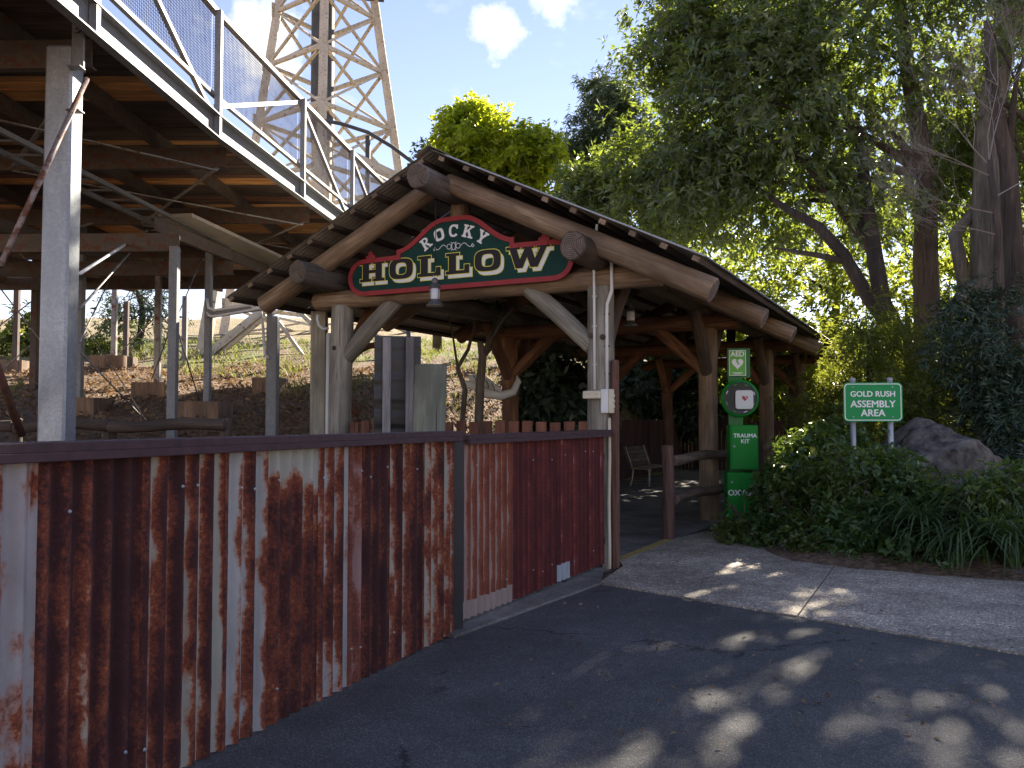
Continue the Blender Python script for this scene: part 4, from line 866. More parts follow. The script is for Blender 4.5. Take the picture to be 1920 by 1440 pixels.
def footing(x_px, y_px, Y, wd, lab, ht=0.24):
    q = at(x_px, y_px, Y); z0 = bank(q.x, Y); rt = thing('footing_box', Vector((q.x, Y, z0)), lab, 'footing', 'timber footing boxes on the bank')
    for dx, dy, sx_, sy_ in ((0, -wd / 2, wd, 0.05), (0, wd / 2, wd, 0.05), (-wd / 2 + .025, 0, 0.05, wd - .05), (wd / 2 - .025, 0, 0.05, wd - .05)): box('board', Vector((q.x + dx, Y + dy, z0 + ht / 2 - 0.06)), sx_, sy_, ht + .12, WF, rt)
    box('fill', Vector((q.x, Y, z0 + ht / 2 - 0.09)), wd - 0.11, wd - 0.06, ht, plain('dark_soil', (0.06, 0.04, 0.03), 0.95, 0, 0.4, 20) if 'dark_soil' not in bpy.data.materials else bpy.data.materials['dark_soil'], rt)
for xp, Y, wd, mt in ((390, 13.0, 0.10, SGAL), (296, 16.0, 0.11, ROD), (214, 20.6, 0.12, ROD), (66, 16.5, 0.14, SOLD), (236, 23.0, 0.12, SOLD), (346, 22.0, 0.12, SGAL), (150, 13.6, 0.11, SGAL), (505, 15.8, 0.09, SGAL), (30, 20.5, .12, SOLD)): column(xp, Y, wd, BZ - 0.05, mt)
q = at(512, 640, 12.6); bar('short_column', Vector((q.x, 12.6, bank(q.x, 12.6) - .3)), Vector((q.x, 12.6, 3.12)), 0.16, 0.16, SGAL, cdt_, Vector((0, 1, 0)), 0.012)
for xp, Y, wd, lab in ((386, 13.0, 0.62, 'timber footing box just above the low log rail end post'), (292, 16.0, 0.62, 'timber footing box midway up the littered bank'), (214, 20.6, 0.78, 'large sunlit timber footing box near the twisted bank tree'), (160, 13.6, 0.6, 'timber footing box beside the thick galvanised main column'), (506, 15.8, 0.5, 'small timber footing box in the grass behind the slim galvanised column'), (30, 20.5, 0.7, 'timber footing box by the leafy bush on the bank')): footing(xp, 700, Y, wd, lab)
def rod(pts, r_=0.012, mt=None): tube('tie_rod', [at(*p) for p in pts], r_, mt or ROD, dk, 6)
RR = galv('rusty_red_rod', (0.30, 0.24, 0.22), 0.6, 0.16)
rod([(163, 148, 6.75), (0, 500, 5.9)], 0.022, RR); rod([(-30, 620, 6.2), (40, 815, 6.9)], 0.035, RUSTI)
rod([(150, 513, 7.2), (276, 432, 13)], 0.016, WHITE); rod([(150, 578, 7.2), (278, 436, 13)], 0.012); rod([(150, 640, 7.2), (215, 505, 20)], 0.01)
rod([(0, 430, 12), (75, 520, 16)], 0.014); rod([(0, 540, 13), (150, 735, 13.6)], 0.011); rod([(0, 610, 16), (66, 560, 16.5)], 0.012); rod([(8, 690, 18), (66, 640, 16.5)], 0.012)
rod([(150, 660, 7.2), (275, 790, 11)], 0.008); rod([(160, 610, 13.6), (282, 800, 12)], 0.008); rod([(296, 590, 16), (222, 664, 20.6)], 0.012); rod([(222, 510, 20), (300, 590, 16)], 0.012)
rod([(300, 590, 16), (345, 640, 13)], 0.012); rod([(325, 600, 10.2), (283, 715, 15.9)], 0.01); rod([(330, 610, 10.3), (375, 755, 12.9)], 0.01); rod([(380, 480, 13), (326, 610, 10.3)], .008)
cdt = cdt_
_unused = ('pipe_bridge', at(445, 580, 12.6), 'grey cable trough with white conduits between two boardwalk columns', 'cable trough')
bar('trough', at(390, 590, 12.9), at(500, 573, 12.5), 0.12, 0.10, SGAL, cdt)
tube('conduit', [at(*p) for p in ((388, 560, 12.8), (391, 577, 12.75), (402, 582, 12.75), (470, 572, 12.55), (476, 577, 12.5), (500, 577, 12.4))], 0.022, WHITE, cdt); tube('conduit', [at(*p) for p in ((388, 585, 12.75), (394, 593, 12.7), (410, 592, 12.7), (490, 578, 12.3), (492, 600, 12.5), (497, 665, 12.5), (505, 672, 12.5))], 0.02, WHITE, cdt)
# log rail on the bank behind the rusty fence
lr = thing('log_rail', at(210, 810, 8.8), 'low dark log rail fence on the bank just behind the rusty fence', 'rail fence')
for xp in (-150, 28, 204, 424): q = at(xp, 784, 8.8); log('post', Vector((q.x, 8.8, bank(q.x, 8.8) - .1)), q, 0.065, 0.062, LOGD, lr, 12, 4)
for a, b_ in ((-150, 28), (28, 204), (204, 424)): log('rail', at(a, 799, 8.72), at(b_, 796, 8.72), 0.062, 0.06, LOGD, lr, 12, 5, 0.02)
# ---------------------------------------------------------------- cream steel trestle and railing on the far bank
CST = galv('cream_painted_steel', (0.55, 0.49, 0.38), 0.6, 0.03)
tr = thing('steel_trestle', at(440, 690, 25), 'cream painted steel trestle with raking braces beyond the boardwalk', 'trestle')
for a, b_, w_ in (((408, 500, 25), (374, 700, 25), 0.34), ((392, 665, 25), (500, 578, 25), 0.28), ((392, 680, 25), (500, 592, 25), .14), ((374, 690, 25), (640, 687, 25), 0.22), ((545, 570, 25), (620, 640, 25), 0.16), ((520, 600, 25), (585, 690, 25), 0.12)): bar('member', at(*a), at(*b_), w_, w_ * .8, CST, tr)
for x_ in (400, 640): q = at(x_, 690, 25); bar('leg', Vector((q.x, 25, bank(q.x, 25) - .2)), q, 0.3, 0.3, CST, tr, Vector((0, 1, 0)))
# ---------------------------------------------------------------- lattice tower
TW = thing('lattice_tower', Vector((-7.75, 35, bank(-7.75, 35))), 'tall cream lattice steel tower with peeling paint behind the boardwalk', 'tower')
TST = galv('peeling_cream_steel', (0.62, 0.54, 0.41), 0.65, 0.05); TDK = plain('dark_flaking_paint', (0.05, 0.055, 0.065), 0.7, 0, 0.3, 4)
tz0 = bank(-7.75, 35) - .2; hd = lambda z: 4.45 - (z - 2) * 0.147
def leg(k, z): a = R(-90 + 9 + 90 * k); return Vector((-7.75 + hd(z) * math.cos(a), 35 + hd(z) * math.sin(a), z))
lv = [tz0, 6.2, 8.8, 11.3, 13.8, 16.2, 18.5, 20.7, 22.8, 24.6]
for k in range(4):
    for a, b_ in zip(lv, lv[1:]):
        angle_bar('leg', leg(k, a), leg(k, b_), 0.34, TST, TW, Vector((0, 1, 0)), 0.05)
        link('gusset', box_mesh('gusset', 0.5, 0.05, 0.6, 0.01), TST, TW, frame(leg(k, b_), Vector((math.cos(R(9 + 90 * k - 45)), math.sin(R(9 + 90 * k - 45)), 0)), None, up))
        bar('horizontal', leg(k, b_), leg((k + 1) % 4, b_), 0.14, 0.16, TST, TW); bar('diagonal', leg(k, a), leg((k + 1) % 4, b_), 0.12, 0.09, TST, TW); bar('diagonal', leg((k + 1) % 4, a), leg(k, b_), 0.12, 0.09, TST, TW)
link('centre_column', lathe_mesh('centre_column', [(0.42, 0), (0.42, 10.5), (0.40, 10.6), (0.40, 22)], 20), TST, TW, T(Vector((-7.95, 35.2, tz0)))); link('peeled_sleeve', lathe_mesh('peeled_sleeve', [(0.47, 0), (0.47, 9)], 20), TDK, TW, T(Vector((-7.95, 35.2, 13.2))))
for k in range(8): bar('platform_slat', (-6.9, 33.6 + .2 * k, 19.35), (-5.5, 33.9 + .2 * k, 19.35), 0.06, 0.05, TDK, TW)
for y_ in (33.6, 35.0): bar('platform_bearer', (-7.0, y_, 19.27), (-5.4, y_ + .3, 19.27), 0.08, 0.12, TDK, TW)
ct = thing('coaster_track', at(720, 330, 30), 'curved dark steel ride track dropping behind the shelter roof', 'ride track')
pts = [(600, 225), (640, 232), (690, 248), (735, 275), (772, 303), (800, 330)]
for d_ in (0, 0.9): tube('rail', [at(x_, y_, 30 + d_) + up * 0 for x_, y_ in pts], 0.07, TDK, ct)
for x_, y_ in pts: bar('tie', at(x_, y_, 30), at(x_, y_, 30.9), 0.06, 0.06, TDK, ct)
bar('support_beam', at(640, 283, 30.4), at(750, 335, 30.4), 0.35, 0.3, CST, ct)
for x_, y_ in ((690, 250), (768, 302)): q = at(x_, y_, 30.45); bar('support', Vector((q.x, 30.45, bank(q.x, 30.45))), q - up * .1, 0.16, 0.16, TDK, ct, Vector((0, 1, 0)))
# ---------------------------------------------------------------- plants
def leaf_mat(name, dark, light, trans, tcol, rough=0.45):
    m, t, b = nodes(name); g = nn(t, 'ShaderNodeNewGeometry'); r_ = g.outputs['Random Per Island']
    c = ramp(t, r_, [(0.0, dark), (0.6, [(a + b_) / 2 for a, b_ in zip(dark, light)]), (1.0, light)]).outputs['Color']
    t.links.new(c, b.inputs['Base Color']); b.inputs['Roughness'].default_value = rough
    tr_ = nn(t, 'ShaderNodeBsdfTranslucent'); tc_ = mixc(t, 1.0, ramp(t, r_, [(0.0, [x * .6 for x in tcol]), (1.0, tcol)]).outputs['Color'], (1, 1, 1), 'MULTIPLY'); t.links.new(tc_, tr_.inputs['Color'])
    ms = nn(t, 'ShaderNodeMixShader'); ms.inputs[0].default_value = trans
    t.links.new(b.outputs[0], ms.inputs[1]); t.links.new(tr_.outputs[0], ms.inputs[2])
    t.links.new(ms.outputs[0], t.nodes['Material Output'].inputs['Surface']); return m
def unit(a): return a / np.maximum(1e-9, np.linalg.norm(a, axis=1, keepdims=True))
def leaves_mesh(name, tips, axes, per, L_, W_, rng, spread=(0.1, 0.9), droop=0.15):
    n = len(tips); T_ = np.repeat(tips, per, 0); A_ = np.repeat(axes, per, 0); N = n * per
    r_ = rng.normal(size=(N, 3)); r_ -= A_ * (r_ * A_).sum(1, keepdims=True); r_ = unit(r_)
    c_ = rng.uniform(spread[0], spread[1], (N, 1)); d_ = unit(A_ * c_ + r_ * np.sqrt(1 - np.minimum(.98, c_) ** 2)); d_[:, 2] -= droop; d_ = unit(d_)
    s_ = unit(np.cross(d_, A_ + rng.normal(size=(N, 3)) * 0.35)); nrm = np.cross(s_, d_)
    ln = L_ * rng.uniform(0.65, 1.2, (N, 1)); wd = W_ * rng.uniform(0.75, 1.2, (N, 1))
    T_ = T_ + rng.normal(size=(N, 3)) * L_ * 0.18
    v = np.empty((N, 4, 3)); v[:, 0] = T_; v[:, 1] = T_ + d_ * ln * .48 + s_ * wd * .5 + nrm * wd * .12; v[:, 2] = T_ + d_ * ln; v[:, 2, 2] -= ln[:, 0] * .12; v[:, 3] = T_ + d_ * ln * .48 - s_ * wd * .5 + nrm * wd * .12
    me = bpy.data.meshes.new(name); me.vertices.add(N * 4); me.vertices.foreach_set('co', v.reshape(-1).astype(np.float32))
    me.loops.add(N * 4); me.loops.foreach_set('vertex_index', np.arange(N * 4, dtype=np.int32)); me.polygons.add(N)
    me.polygons.foreach_set('loop_start', np.arange(0, N * 4, 4, dtype=np.int32)); me.polygons.foreach_set('loop_total', np.full(N, 4, dtype=np.int32)); me.update(calc_edges=True); return me
def gapn(p, f, ph):
    return (np.sin(p[:, 0] * f + ph) * np.sin(p[:, 1] * f * 1.13 + 2 * ph) + np.sin(p[:, 2] * f * 1.21 + 3 * ph) * np.sin((p[:, 0] + p[:, 1]) * f * .71 + ph) + .6 * np.sin(p[:, 0] * f * 2.3 + p[:, 2] * f * 2.1) * np.sin(p[:, 1] * f * 2.2 + p[:, 2] * f * 1.7)) / 2
def crown_tips(ells, rng, gap=-0.25, freq=1.9, shell=2.2):
    tp, ax_ = [], []
    for (c_, r_, n) in ells:
        k_ = 10 if max(r_) > .9 else 5; nc = max(6, n // k_); n_all = n; n = nc
        u_ = unit(rng.normal(size=(n * 2, 3))); p = u_ * (rng.uniform(0, 1, (n * 2, 1)) ** (1 / shell)) * np.array(r_) + np.array(c_)
        p = (p - np.array(c_)) * (1 + .30 * gapn(u_ * 2.2, 1.6, rng.uniform(0, 6)))[:, None] + np.array(c_); p = p[gapn(p, freq, rng.uniform(0, 6)) > gap][:n]; p = np.repeat(p, k_, 0); p = p + rng.normal(size=p.shape) * (0.11 * min(2.2, max(r_)) + .04); o = unit((p - np.array(c_)) / np.array(r_) ** 2)
        tp.append(p); ax_.append(unit(o + np.array([0, 0, .45]) + rng.normal(size=p.shape) * .45))
    return np.concatenate(tp), np.concatenate(ax_)
BARK = wood('brown_bark', (0.13, 0.095, 0.07), (0.07, 0.05, 0.036), 0.9); BARKG = wood('grey_bark', (0.23, 0.20, 0.16), (0.13, 0.11, 0.09), 0.9); BARKD = wood('dark_bark', (0.075, 0.055, 0.042), (0.04, 0.03, 0.024), 0.9); TWIG = plain('grey_twig', (0.24, 0.22, 0.20), 0.9, 0, 0.2)
FIG = leaf_mat('fig_leaf', (0.045, 0.07, 0.045), (0.12, 0.16, 0.10), 0.42, (0.40, 0.50, 0.05), 0.24)
YEL_ = leaf_mat('yellow_green_leaf', (0.07, 0.12, 0.012), (0.15, 0.22, 0.02), 0.62, (0.74, 0.82, 0.04)); BACK = leaf_mat('backlit_leaf', (0.04, 0.07, 0.012), (0.10, 0.13, 0.025), 0.55, (0.46, 0.52, 0.05))
EUC = leaf_mat('grey_green_leaf', (0.05, 0.075, 0.035), (0.10, 0.14, 0.06), 0.35, (0.14, 0.18, 0.04)); CON = leaf_mat('feathery_leaf', (0.06, 0.09, 0.016), (0.14, 0.18, 0.035), 0.5, (0.42, 0.46, 0.05)); SHR = leaf_mat('shrub_leaf', (0.04, 0.08, 0.025), (0.10, 0.17, 0.05), 0.35, (0.30, 0.42, 0.05), 0.3); BLD = leaf_mat('broad_dark_leaf', (0.03, 0.055, 0.035), (0.07, 0.11, 0.065), 0.25, (0.07, 0.12, 0.02), 0.35)
SHR2 = leaf_mat('light_shrub_leaf', (0.05, 0.085, 0.02), (0.12, 0.16, 0.045), 0.4, (0.42, 0.50, 0.05), 0.35)
FLO = plain('violet_petal', (0.25, 0.2, 0.5), 0.6)
def tree(name, label, trunk, ells, mat, bark, seed, per=7, L_=0.17, W_=0.055, limbs=7, group=None, gap=-0.25, freq=1.9, droop=0.15, cat='tree', extra=(), shell=2.2, trunk_name='trunk'):
    rng = np.random.default_rng(seed); rr = random.Random(seed); pts = [Vector(p) for p, r_ in trunk]; rad = [r_ for p, r_ in trunk]
    root = thing(name, pts[0], label, cat, group); tk = tube(trunk_name, pts, rad, bark, root, 12)
    tips, axes = crown_tips(ells, rng, gap, freq, shell)
    for k in range(limbs):
        e = Vector(tips[rr.randrange(len(tips))]); i = rr.randrange(max(1, len(pts) // 2), len(pts)); s_ = pts[i]; md = s_.lerp(e, 0.5) + Vector((rr.uniform(-.3, .3), rr.uniform(-.3, .3), rr.uniform(.0, .5))); r_ = rad[i] * .55
        tube('limb', [s_, s_.lerp(md, .5) + Vector((0, 0, .1)), md, e], [r_, r_ * .75, r_ * .5, r_ * .12], bark, root, 8)
    for p_, r_ in extra: tube('limb', p_, r_, bark, root, 10)
    link('crown', leaves_mesh('crown', tips, axes, per, L_, W_, rng, droop=droop), mat, root); return root
A = at; gz = lambda x, y: bank(x, y) - .1
def base(xp, Y, yp=600): q = at(xp, yp, Y); return Vector((q.x, Y, gz(q.x, Y)))
def el(x, y, Y, rx, ry, rz, n): return (tuple(at(x, y, Y)), (rx, ry, rz), n)
tree('fig_tree', 'large dark leaved fig tree with thick mottled trunk overhanging the shelter roof', [(base(1742, 17.5), .34), (A(1740, 640, 17.5), .27), (A(1735, 480, 17.5), .24), (A(1738, 330, 17.4), .2), (A(1700, 120, 17.3), .15), (A(1680, -60, 17.3), .1)],
     [el(1490, 170, 17.5, 2.9, 2.6, 2.3, 2500), el(1760, 60, 17.5, 3.2, 2.8, 2.3, 1150), el(1340, 330, 18.5, 2.2, 2.0, 1.5, 1900), el(1560, 380, 17.5, 2.1, 1.4, 1.0, 550), el(1800, 340, 19.5, 1.9, 1.0, 1.7, 900), el(1560, -170, 17.5, 4.2, 3, 2.6, 800)], FIG, BARK, 11, 8, .20, .06, 11, freq=2.2, gap=-.12)
tree('leaning_tree', 'leaning tree with a curved bare trunk reaching over the shelter eave', [(base(1715, 16.3), .24), (A(1690, 640, 16.3), .18), (A(1655, 570, 16.3), .165), (A(1640, 480, 16.4), .15), (A(1625, 380, 16.6), .13), (A(1610, 240, 17), .09)],
     [el(1290, 90, 19, 1.35, 1.6, 2.3, 1900), el(1220, 370, 20.5, 2.0, 1.7, 1.3, 2000), el(1110, 365, 21.5, 1.1, 1, .75, 800), el(1420, 60, 18, 1.6, 1.6, 1.8, 1200)], FIG, BARKD, 12, 8, .20, .06, 5, freq=1.7, gap=-.3,
     extra=[([A(1690, 640, 16.3), A(1630, 560, 16.2), A(1580, 475, 16.2), A(1535, 425, 16.3), A(1480, 395, 16.6), A(1400, 340, 17.5)], [.16, .14, .12, .1, .075, .03]), ([A(1585, 490, 16.2), A(1530, 478, 16.2), A(1450, 465, 16.5)], [.07, .055, .02])])
tree('gum_tree', 'slender grey green gum tree rising behind the shelter ridge', [(base(1125, 27), .2), (A(1125, 420, 27), .12), (A(1120, 200, 27), .05)], [el(1140, 190, 27, 1.1, 1.0, 1.2, 800), el(1100, 260, 27, .9, .9, 1.0, 650), el(1175, 280, 27, 1.3, 1, 1.6, 1300), el(1095, 350, 27, 1.1, .9, .8, 700)], EUC, BARKG, 13, 7, .2, .045, 6, gap=-.1, droop=.6)
tree('lime_tree', 'rounded bright yellow green tree behind the shelter ridge', [(base(935, 24), .2), (A(935, 420, 24), .15), (A(930, 280, 24), .06)], [el(885, 262, 24, 1.05, 1.2, .95, 1300), el(960, 290, 24, 1.25, 1.2, .8, 1500), el(1010, 300, 24, .65, .8, .6, 500), el(865, 215, 24, .38, .4, .38, 160), el(930, 350, 24.4, 1.6, 1.2, .8, 1200)], YEL_, BARK, 14, 7, .19, .085, 6, freq=2.6, gap=-.35)
tree('dark_tree', 'small dark crowned tree peeping over the shelter gable', [(base(820, 26), .15), (A(820, 420, 26), .1), (A(822, 300, 26), .04)], [el(826, 295, 26, .72, .8, .55, 520)], BLD, BARK, 15, 7, .2, .07, 3)
tree('grey_trunk_tree', 'tall tree with a thick pale grey trunk at the edge of the garden', [(base(1850, 15.5), .42), (A(1855, 640, 15.5), .31), (A(1850, 430, 15.5), .27), (A(1855, 250, 15.5), .24), (A(1890, 0, 15.5), .18), (A(1900, -200, 15.5), .1)], [el(1880, -60, 16.5, 2.6, 2.4, 2.2, 900), el(2010, 250, 17, 2.2, 2, 2.4, 1800), el(1830, 250, 18.6, 1.7, 1.2, 1.5, 900)], FIG, BARKG, 16, 8, .19, .055, 8,
     extra=[([A(1850, 520, 15.5), A(1800, 560, 15.3), A(1770, 600, 15.3)], [.14, .12, .1]), ([A(1810, 540, 15.5), A(1790, 440, 15.5), A(1830, 390, 15.7)], [.13, .12, .08])])
tree('slim_dark_tree', 'slim dark trunked tree beside the pale grey trunk', [(base(1908, 13.6), .2), (A(1903, 500, 13.6), .15), (A(1890, 300, 13.6), .13), (A(1862, 180, 13.6), .09), (A(1850, 40, 13.6), .05)], [el(1990, 60, 14, 1.4, 1.3, 1.5, 400), el(2040, 420, 14, 1.0, 1, 1.4, 600)], FIG, BARKD, 17, 7, .17, .05, 4)
bgk = [(1330, 560, 27, 3.2, 2.4, 2.6, 1700, 21), (1560, 500, 29, 3.6, 2.6, 3.9, 1400, 22), (1800, 470, 29, 3.8, 2.6, 4.6, 1400, 23), (2080, 420, 27, 3.8, 2.6, 5.0, 1900, 24), (1480, 660, 24, 2.0, 1.6, 1.7, 650, 25), (1700, 640, 22.5, 2.6, 1.5, 2.0, 600, 26), (1930, 620, 21, 2.4, 1.6, 2.2, 800, 27)]
bl = ['low leafy tree right behind the far end of the shelter', 'broad sunlit tree glowing behind the leaning trunk', 'tall sunlit tree glowing behind the fig trunk', 'tall sunlit tree behind the pale grey trunk', 'low bushy tree under the leaning trunk branches', 'bushy young tree at the foot of the fig trunk', 'dense bushy tree behind the pale grey trunk foot']
for (x_, y_, Y_, rx, ry, rz, n_, sd), lb in zip(bgk, bl): tree('background_tree', lb, [(base(x_, Y_), .18), (A(x_ + 8, y_ + 60, Y_), .13), (A(x_, y_ - 60, Y_), .05)], [el(x_, y_, Y_, rx, ry, rz, n_)], BACK, BARKD, sd, 7, .23, .09, 7, 'trees behind the garden', freq=1.7, gap=.0)
fe = [(1630, 640, 14.6, .95, .8, .75, 520, 31, 'feathery bright green shrub at the far corner of the shelter eave'), (1752, 680, 14.2, .85, .7, .75, 480, 32, 'feathery bright green shrub in front of the fig trunk'), (1560, 745, 15.0, .8, .7, .7, 700, 33, 'feathery shrub beside the last shelter post'), (1700, 780, 13.6, 1.0, .7, .8, 600, 34, 'feathery dark shrub behind the assembly sign'), (1850, 640, 12.8, .8, .7, .8, 800, 35, 'fine leaved dark shrub before the pale grey trunk'), (1915, 780, 12.2, .7, .6, .9, 700, 36, 'fine leaved shrub overhanging the boulder')]
for x_, y_, Y_, rx, ry, rz, n_, sd, lb in fe: tree('feathery_shrub', lb, [(base(x_, Y_), .07), (A(x_, y_ + 50, Y_), .05), (A(x_, y_, Y_), .03)], [el(x_, y_, Y_, rx, ry, rz, n_), el(x_, y_ + 110, Y_, rx * .8, ry, rz * .9, n_ // 2)], CON if sd < 35 else BLD, BARKD, sd, 9, .14, .022, 6, 'feathery shrubs in the garden', cat='shrub', trunk_name='stem', gap=-.4, freq=2.4)
sh = [(1400, 1003, 11.2, .40, .35, .16, 400), (1492, 945, 11.4, .50, .5, .45, 900), (1515, 905, 11.5, .55, .5, .58, 900), (1580, 930, 10.8, .6, .5, .55, 1000), (1490, 1000, 10.9, .55, .40, .24, 650), (1650, 925, 10.6, .6, .5, .50, 900), (1720, 965, 10.4, .55, .45, .38, 700), (1610, 1000, 10.3, .6, .4, .30, 700), (1800, 985, 9.9, .55, .45, .38, 700), (1880, 985, 9.4, .5, .45, .50, 700), (1940, 960, 9.6, .6, .5, .6, 700), (1560, 860, 12.4, .6, .5, .5, 700), (1545, 1015, 10.25, .5, .35, .2, 500), (1650, 1030, 9.85, .5, .35, .2, 500), (1745, 1045, 9.4, .5, .35, .2, 450)]
shl = ['low shrub spreading at the foot of the first aid station', 'leafy shrub covering the oxygen cabinet corner', 'rounded shrub just right of the trauma kit cabinet', 'full shrub below and left of the assembly sign', 'low shrub at the paving edge near the first aid station', 'shrub around the foot of the assembly sign poles', 'shrub between the assembly sign and the boulder', 'low shrub at the paving edge below the assembly sign', 'shrub among the strappy plants before the boulder', 'shrub behind the strappy plant that spills over the kerb', 'shrub below the pale grey trunk', 'taller shrub by the log rail behind the assembly sign', 'ground hugging shrub on the paving edge left of the strappy plants', 'ground hugging shrub touching the arching strappy plant', 'ground hugging shrub under the strappy blades at the kerb']
for i, (x_, y_, Y_, rx, ry, rz, n_) in enumerate(sh):
    tree('garden_shrub', shl[i], [(base(x_, Y_, y_), .03), (A(x_, y_, Y_), .02)], [el(x_, y_, Y_, rx, ry, rz, n_)], SHR if i % 3 else SHR2, BARK, 50 + i, 7, .07 + .018 * (i % 4), .034 + .008 * (i % 3), 9, 'low shrubs in the garden bed', gap=-.45, freq=4.5, cat='shrub', trunk_name='stem', shell=2.6, droop=.25)
for i, (x_, y_, Y_, rx, ry, rz, n_, lb) in enumerate(((1050, 740, 17.5, 1.0, .7, .75, 800, 'dark broad leaved bush behind the shelter beside the red post'), (1190, 720, 27, 1.5, .9, 1.7, 1100, 'tall dark broad leaved plant behind the bench palings'), (1300, 730, 27.5, 1.3, .9, 1.5, 900, 'dark broad leaved plant seen past the second shelter post'), (1420, 740, 27.5, 1.6, .9, 1.5, 900, 'leafy bush behind the far palings'))):
    tree('broad_leaved_bush', lb, [(base(x_, Y_), .06), (A(x_, y_, Y_), .04)], [el(x_, y_, Y_, rx, ry, rz, n_)], BLD if i < 3 else BACK, BARKD, 80 + i, 7, .3, .11, 5, 'broad leaved bushes behind the shelter', cat='bush', trunk_name='stem', gap=-.4, droop=.4)
tree('bank_tree', 'small twisted tree with sparse leaves on the bank under the boardwalk', [(base(262, 25.5, 690), .14), (A(262, 640, 25.5), .11), (A(268, 580, 25.5), .08), (A(255, 540, 25.5), .04)], [el(225, 600, 25.5, 1.2, 1, .9, 330), el(290, 570, 25.5, .9, 1, .8, 240), el(200, 655, 25.5, .9, .8, .5, 200)], EUC, BARKD, 91, 6, .16, .04, 9, gap=0)
tree('bank_bush', 'leafy green bush on the bank at the far left under the boardwalk', [(base(60, 24, 690), .06), (A(60, 640, 24), .03)], [el(55, 640, 24, 1.1, .8, .9, 500)], CON, BARKD, 92, 7, .22, .06, 5, cat='bush', trunk_name='stem')
tree('bank_bush', 'leafy green bush at the foot of the twisted bank tree', [(base(175, 25, 690), .05), (A(175, 660, 25), .03)], [el(175, 665, 25, .7, .6, .5, 260)], CON, BARKD, 93, 7, .2, .05, 4, cat='bush', trunk_name='stem')
tree('bank_sapling', 'pale twisted sapling trunk on the bank behind the timber pile', [(base(852, 14.2, 780), .05), (A(872, 730, 14.2), .045), (A(858, 690, 14.2), .04), (A(878, 655, 14.2), .03), (A(890, 610, 14.2), .02)], [el(905, 590, 14.6, .4, .4, .25, 40)], EUC, BARKG, 94, 5, .12, .04, 3)
tree('bank_sapling', 'thicker forked sapling trunk beside the white bone sculpture', [(base(893, 14.4, 780), .085), (A(900, 720, 14.4), .075), (A(905, 670, 14.4), .07), (A(900, 640, 14.4), .05)], [el(930, 600, 14.8, .4, .4, .2, 40)], EUC, BARKG, 95, 5, .12, .04, 3, extra=[([A(905, 670, 14.4), A(918, 655, 14.5), A(925, 630, 14.6)], [.05, .04, .03])])
# bare grey twigs of a leafless shrub
rr = random.Random(77); bt = thing('leafless_tree', base(1868, 13), 'leafless tree with a haze of fine grey twigs before the pale grey trunk', 'tree')
tube('trunk', [base(1868, 13), A(1868, 640, 13), A(1872, 430, 13), A(1855, 300, 13)], [.08, .07, .06, .045], BARKD, bt, 8)
v, f = [], []
def twig(p, d_, l, r_, dep):
    q_ = [p]; 
    for k in range(3): d_ = (d_ + Vector((rr.uniform(-.25, .25), rr.uniform(-.25, .25), rr.uniform(-.15, .2)))).normalized(); q_.append(q_[-1] + d_ * l / 3)
    me = []; o_ = len(v); s1 = d_.cross(Vector((.3, 1, .2))).normalized(); s2 = d_.cross(s1)
    for i, c_ in enumerate(q_):
        for k in range(3): a = 2.094 * k; v.append(c_ + (s1 * math.cos(a) + s2 * math.sin(a)) * r_ * (1 - i * .22))
    for i in range(3):
        for k in range(3): f.append((o_ + i * 3 + k, o_ + i * 3 + (k + 1) % 3, o_ + i * 3 + 3 + (k + 1) % 3, o_ + i * 3 + 3 + k))
    if dep:
        for k in range(rr.choice((3, 4, 4))): twig(q_[rr.choice((1, 2, 3))], (d_ + Vector((rr.uniform(-1, 1), rr.uniform(-1, 1), rr.uniform(-.5, .8))) * .8).normalized(), l * rr.uniform(.55, .8), r_ * .55, dep - 1)
for p_, d_ in ((A(1855, 300, 13), (-.3, -.1, 1)), (A(1855, 300, 13), (.3, .1, .9)), (A(1858, 330, 13), (-1, -.1, .45)), (A(1868, 400, 13), (-1, .0, .2)), (A(1865, 370, 13), (.8, .1, .6)), (A(1870, 440, 13), (-.9, -.1, .05)), (A(1856, 310, 13), (-.7, .1, .9))): twig(p_, Vector(d_).normalized(), 1.1, .013, 5)
tag(link('twigs', mesh('twigs', v, f), TWIG, bt), kind='stuff')
# strappy plants
BLADE = leaf_mat('strap_leaf', (0.035, 0.07, 0.02), (0.10, 0.15, 0.05), 0.3, (0.14, 0.20, 0.04), .4)
def strappy(x_, y_, Y_, n_, ln, sd, lb):
    r2 = random.Random(sd); q = at(x_, y_, Y_); z0 = max(bank(q.x, Y_), 0); p = Vector((q.x, Y_, z0)); rt = thing('strappy_plant', p, lb, 'plant', 'strappy leaved plants along the paving'); v, f = [], []
    for k in range(n_):
        a = r2.uniform(0, 6.283); l = ln * r2.uniform(.6, 1.15); e0 = r2.uniform(.95, 1.5); d_ = Vector((math.cos(a), math.sin(a), 0)); sd_ = Vector((-d_.y, d_.x, 0)); c_ = p + d_ * r2.uniform(0, .1); o_ = len(v); el_ = e0; wd = r2.uniform(.009, .016)
        for i in range(7):
            f_ = i / 6; w_ = wd * (1 - f_ ** 2.5) + .001; v += [c_ - sd_ * w_, c_ + sd_ * w_]; c_ = c_ + (d_ * math.cos(el_) + up * math.sin(el_)) * l / 6; el_ -= r2.uniform(.28, .5)
            if c_.z < .03: c_.z = .03
        for i in range(6): f.append((o_ + 2 * i, o_ + 2 * i + 1, o_ + 2 * i + 3, o_ + 2 * i + 2))
    tag(link('blades', mesh('blades', v, f, True), BLADE, rt), kind='stuff')
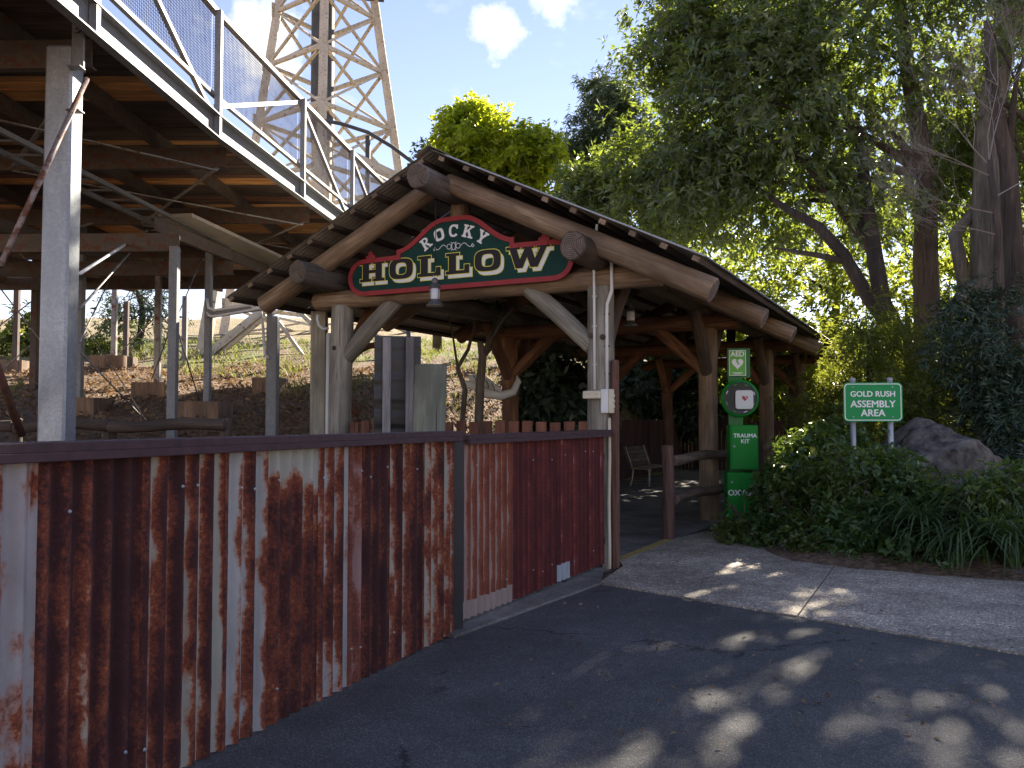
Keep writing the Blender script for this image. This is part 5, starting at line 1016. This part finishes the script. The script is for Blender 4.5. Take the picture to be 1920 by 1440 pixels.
strappy(1730, 990, 9.7, 170, 1.15, 1, 'arching strappy plant below the assembly sign'); strappy(1850, 950, 9.9, 200, 1.35, 2, 'large arching strappy plant in front of the boulder'); strappy(1900, 1030, 8.9, 170, 1.15, 3, 'strappy plant spilling over the kerb'); strappy(1800, 1010, 9.2, 150, 1.1, 4, 'strappy plant between the larger tufts on the kerb')
# boulder
bm = bmesh.new(); bmesh.ops.create_icosphere(bm, subdivisions=5, radius=1.0)
from mathutils import noise as mn
for vv in bm.verts:
    d_ = vv.co.normalized(); k = 1 + .28 * mn.noise(d_ * 1.3 + Vector((3, 1, 7))) + .14 * abs(mn.noise(d_ * 3.1)) + .04 * mn.noise(d_ * 9)
    k = min(k, 1.05 + .1 * mn.noise(d_ * 2)); vv.co = Vector((d_.x * 1.1 * k, d_.y * .8 * k, d_.z * 1.05 * k))
rk = random.Random(9)
for _ in range(16):
    pn = Vector((rk.uniform(-1, 1), rk.uniform(-1, 1), rk.uniform(-.3, 1))).normalized(); pd = rk.uniform(.66, .86)
    for vv in bm.verts:
        e_ = vv.co.dot(pn) - pd
        if e_ > 0: vv.co -= pn * e_ * .92
for vv in bm.verts: vv.co += vv.co.normalized() * (.05 * mn.noise(vv.co * 3.1) + .04 * abs(mn.noise(vv.co * 6)) + .025 * mn.noise(vv.co * 14) + .012 * mn.noise(vv.co * 30))
me = bpy.data.meshes.new('boulder'); bm.to_mesh(me); bm.free(); q = at(1755, 860, 12.0)
ROCK = plain('dark_rock', (0.115, 0.10, 0.085), 0.95, 0, .85, 5.5, bmp=1.0); tag(link('boulder', me, ROCK, None, T(Vector((q.x, 12.0, .72)))), 'large dark weathered boulder behind the strappy plants', 'boulder')
# litter, grass tufts
from_p = np.random.default_rng(8)
r3 = np.random.default_rng(4)
def scatter(n, x0, x1, y0, y1, cond):
    out = []
    while len(out) < n:
        x, y = r3.uniform(x0, x1), r3.uniform(y0, y1)
        if cond(x, y): out.append((x, y, bank(x, y) + .012))
    return np.array(out)
oncond = lambda x, y: bank(x, y) > .5 and y > 7
P = scatter(9000, -13, 6, 7, 21, oncond); ax3 = unit(r3.normal(size=P.shape) * .5 + np.array([0, 0, .3])); LIT = leaf_mat('dry_leaf', (0.09, 0.055, 0.03), (0.36, 0.24, 0.14), .3, (.3, .18, .08), .8)
tag(link('leaf_litter', leaves_mesh('leaf_litter', P, ax3, 2, .11, .045, r3, (0, .3), .0), LIT), 'dry brown leaf litter covering the bank', 'leaf litter', kind='stuff')
P = scatter(1700, -14, 8, 13, 30, lambda x, y: oncond(x, y) and math.sin(x * .9 + 1) * math.sin(y * .7) + (y - 17) * .12 + (x + 5) * .05 > .2); GRS = leaf_mat('grass_blade', (0.10, 0.12, 0.03), (0.26, 0.25, 0.09), .4, (.34, .36, .08), .6)
tag(link('bank_grass', leaves_mesh('bank_grass', P, np.tile(np.array([[0, 0, 1.]]), (len(P), 1)), 7, .24, .02, r3, (.6, .95), .0), GRS), 'tufts of sunlit grass on the bank', 'grass', kind='stuff')

P = np.array([(x, y, .02) for x, y in [(lambda q: (q.x, q.y))(gnd(*a)) for a in zip(from_p.uniform(900, 1900, 260), from_p.uniform(1020, 1400, 260))] if (Vector((x, y, 0)) - q0).dot(qn) > .1 and (Vector((x, y, 0)) - fa).dot(fn) > .15])
tag(link('fallen_leaves', leaves_mesh('fallen_leaves', P, unit(from_p.normal(size=P.shape) * .15 + np.array([0, 0, 1.])), 1, .045, .02, from_p, (0, .1), 0.0), LIT), 'scattered small dry leaves on the asphalt and paving', 'fallen leaves', kind='stuff')
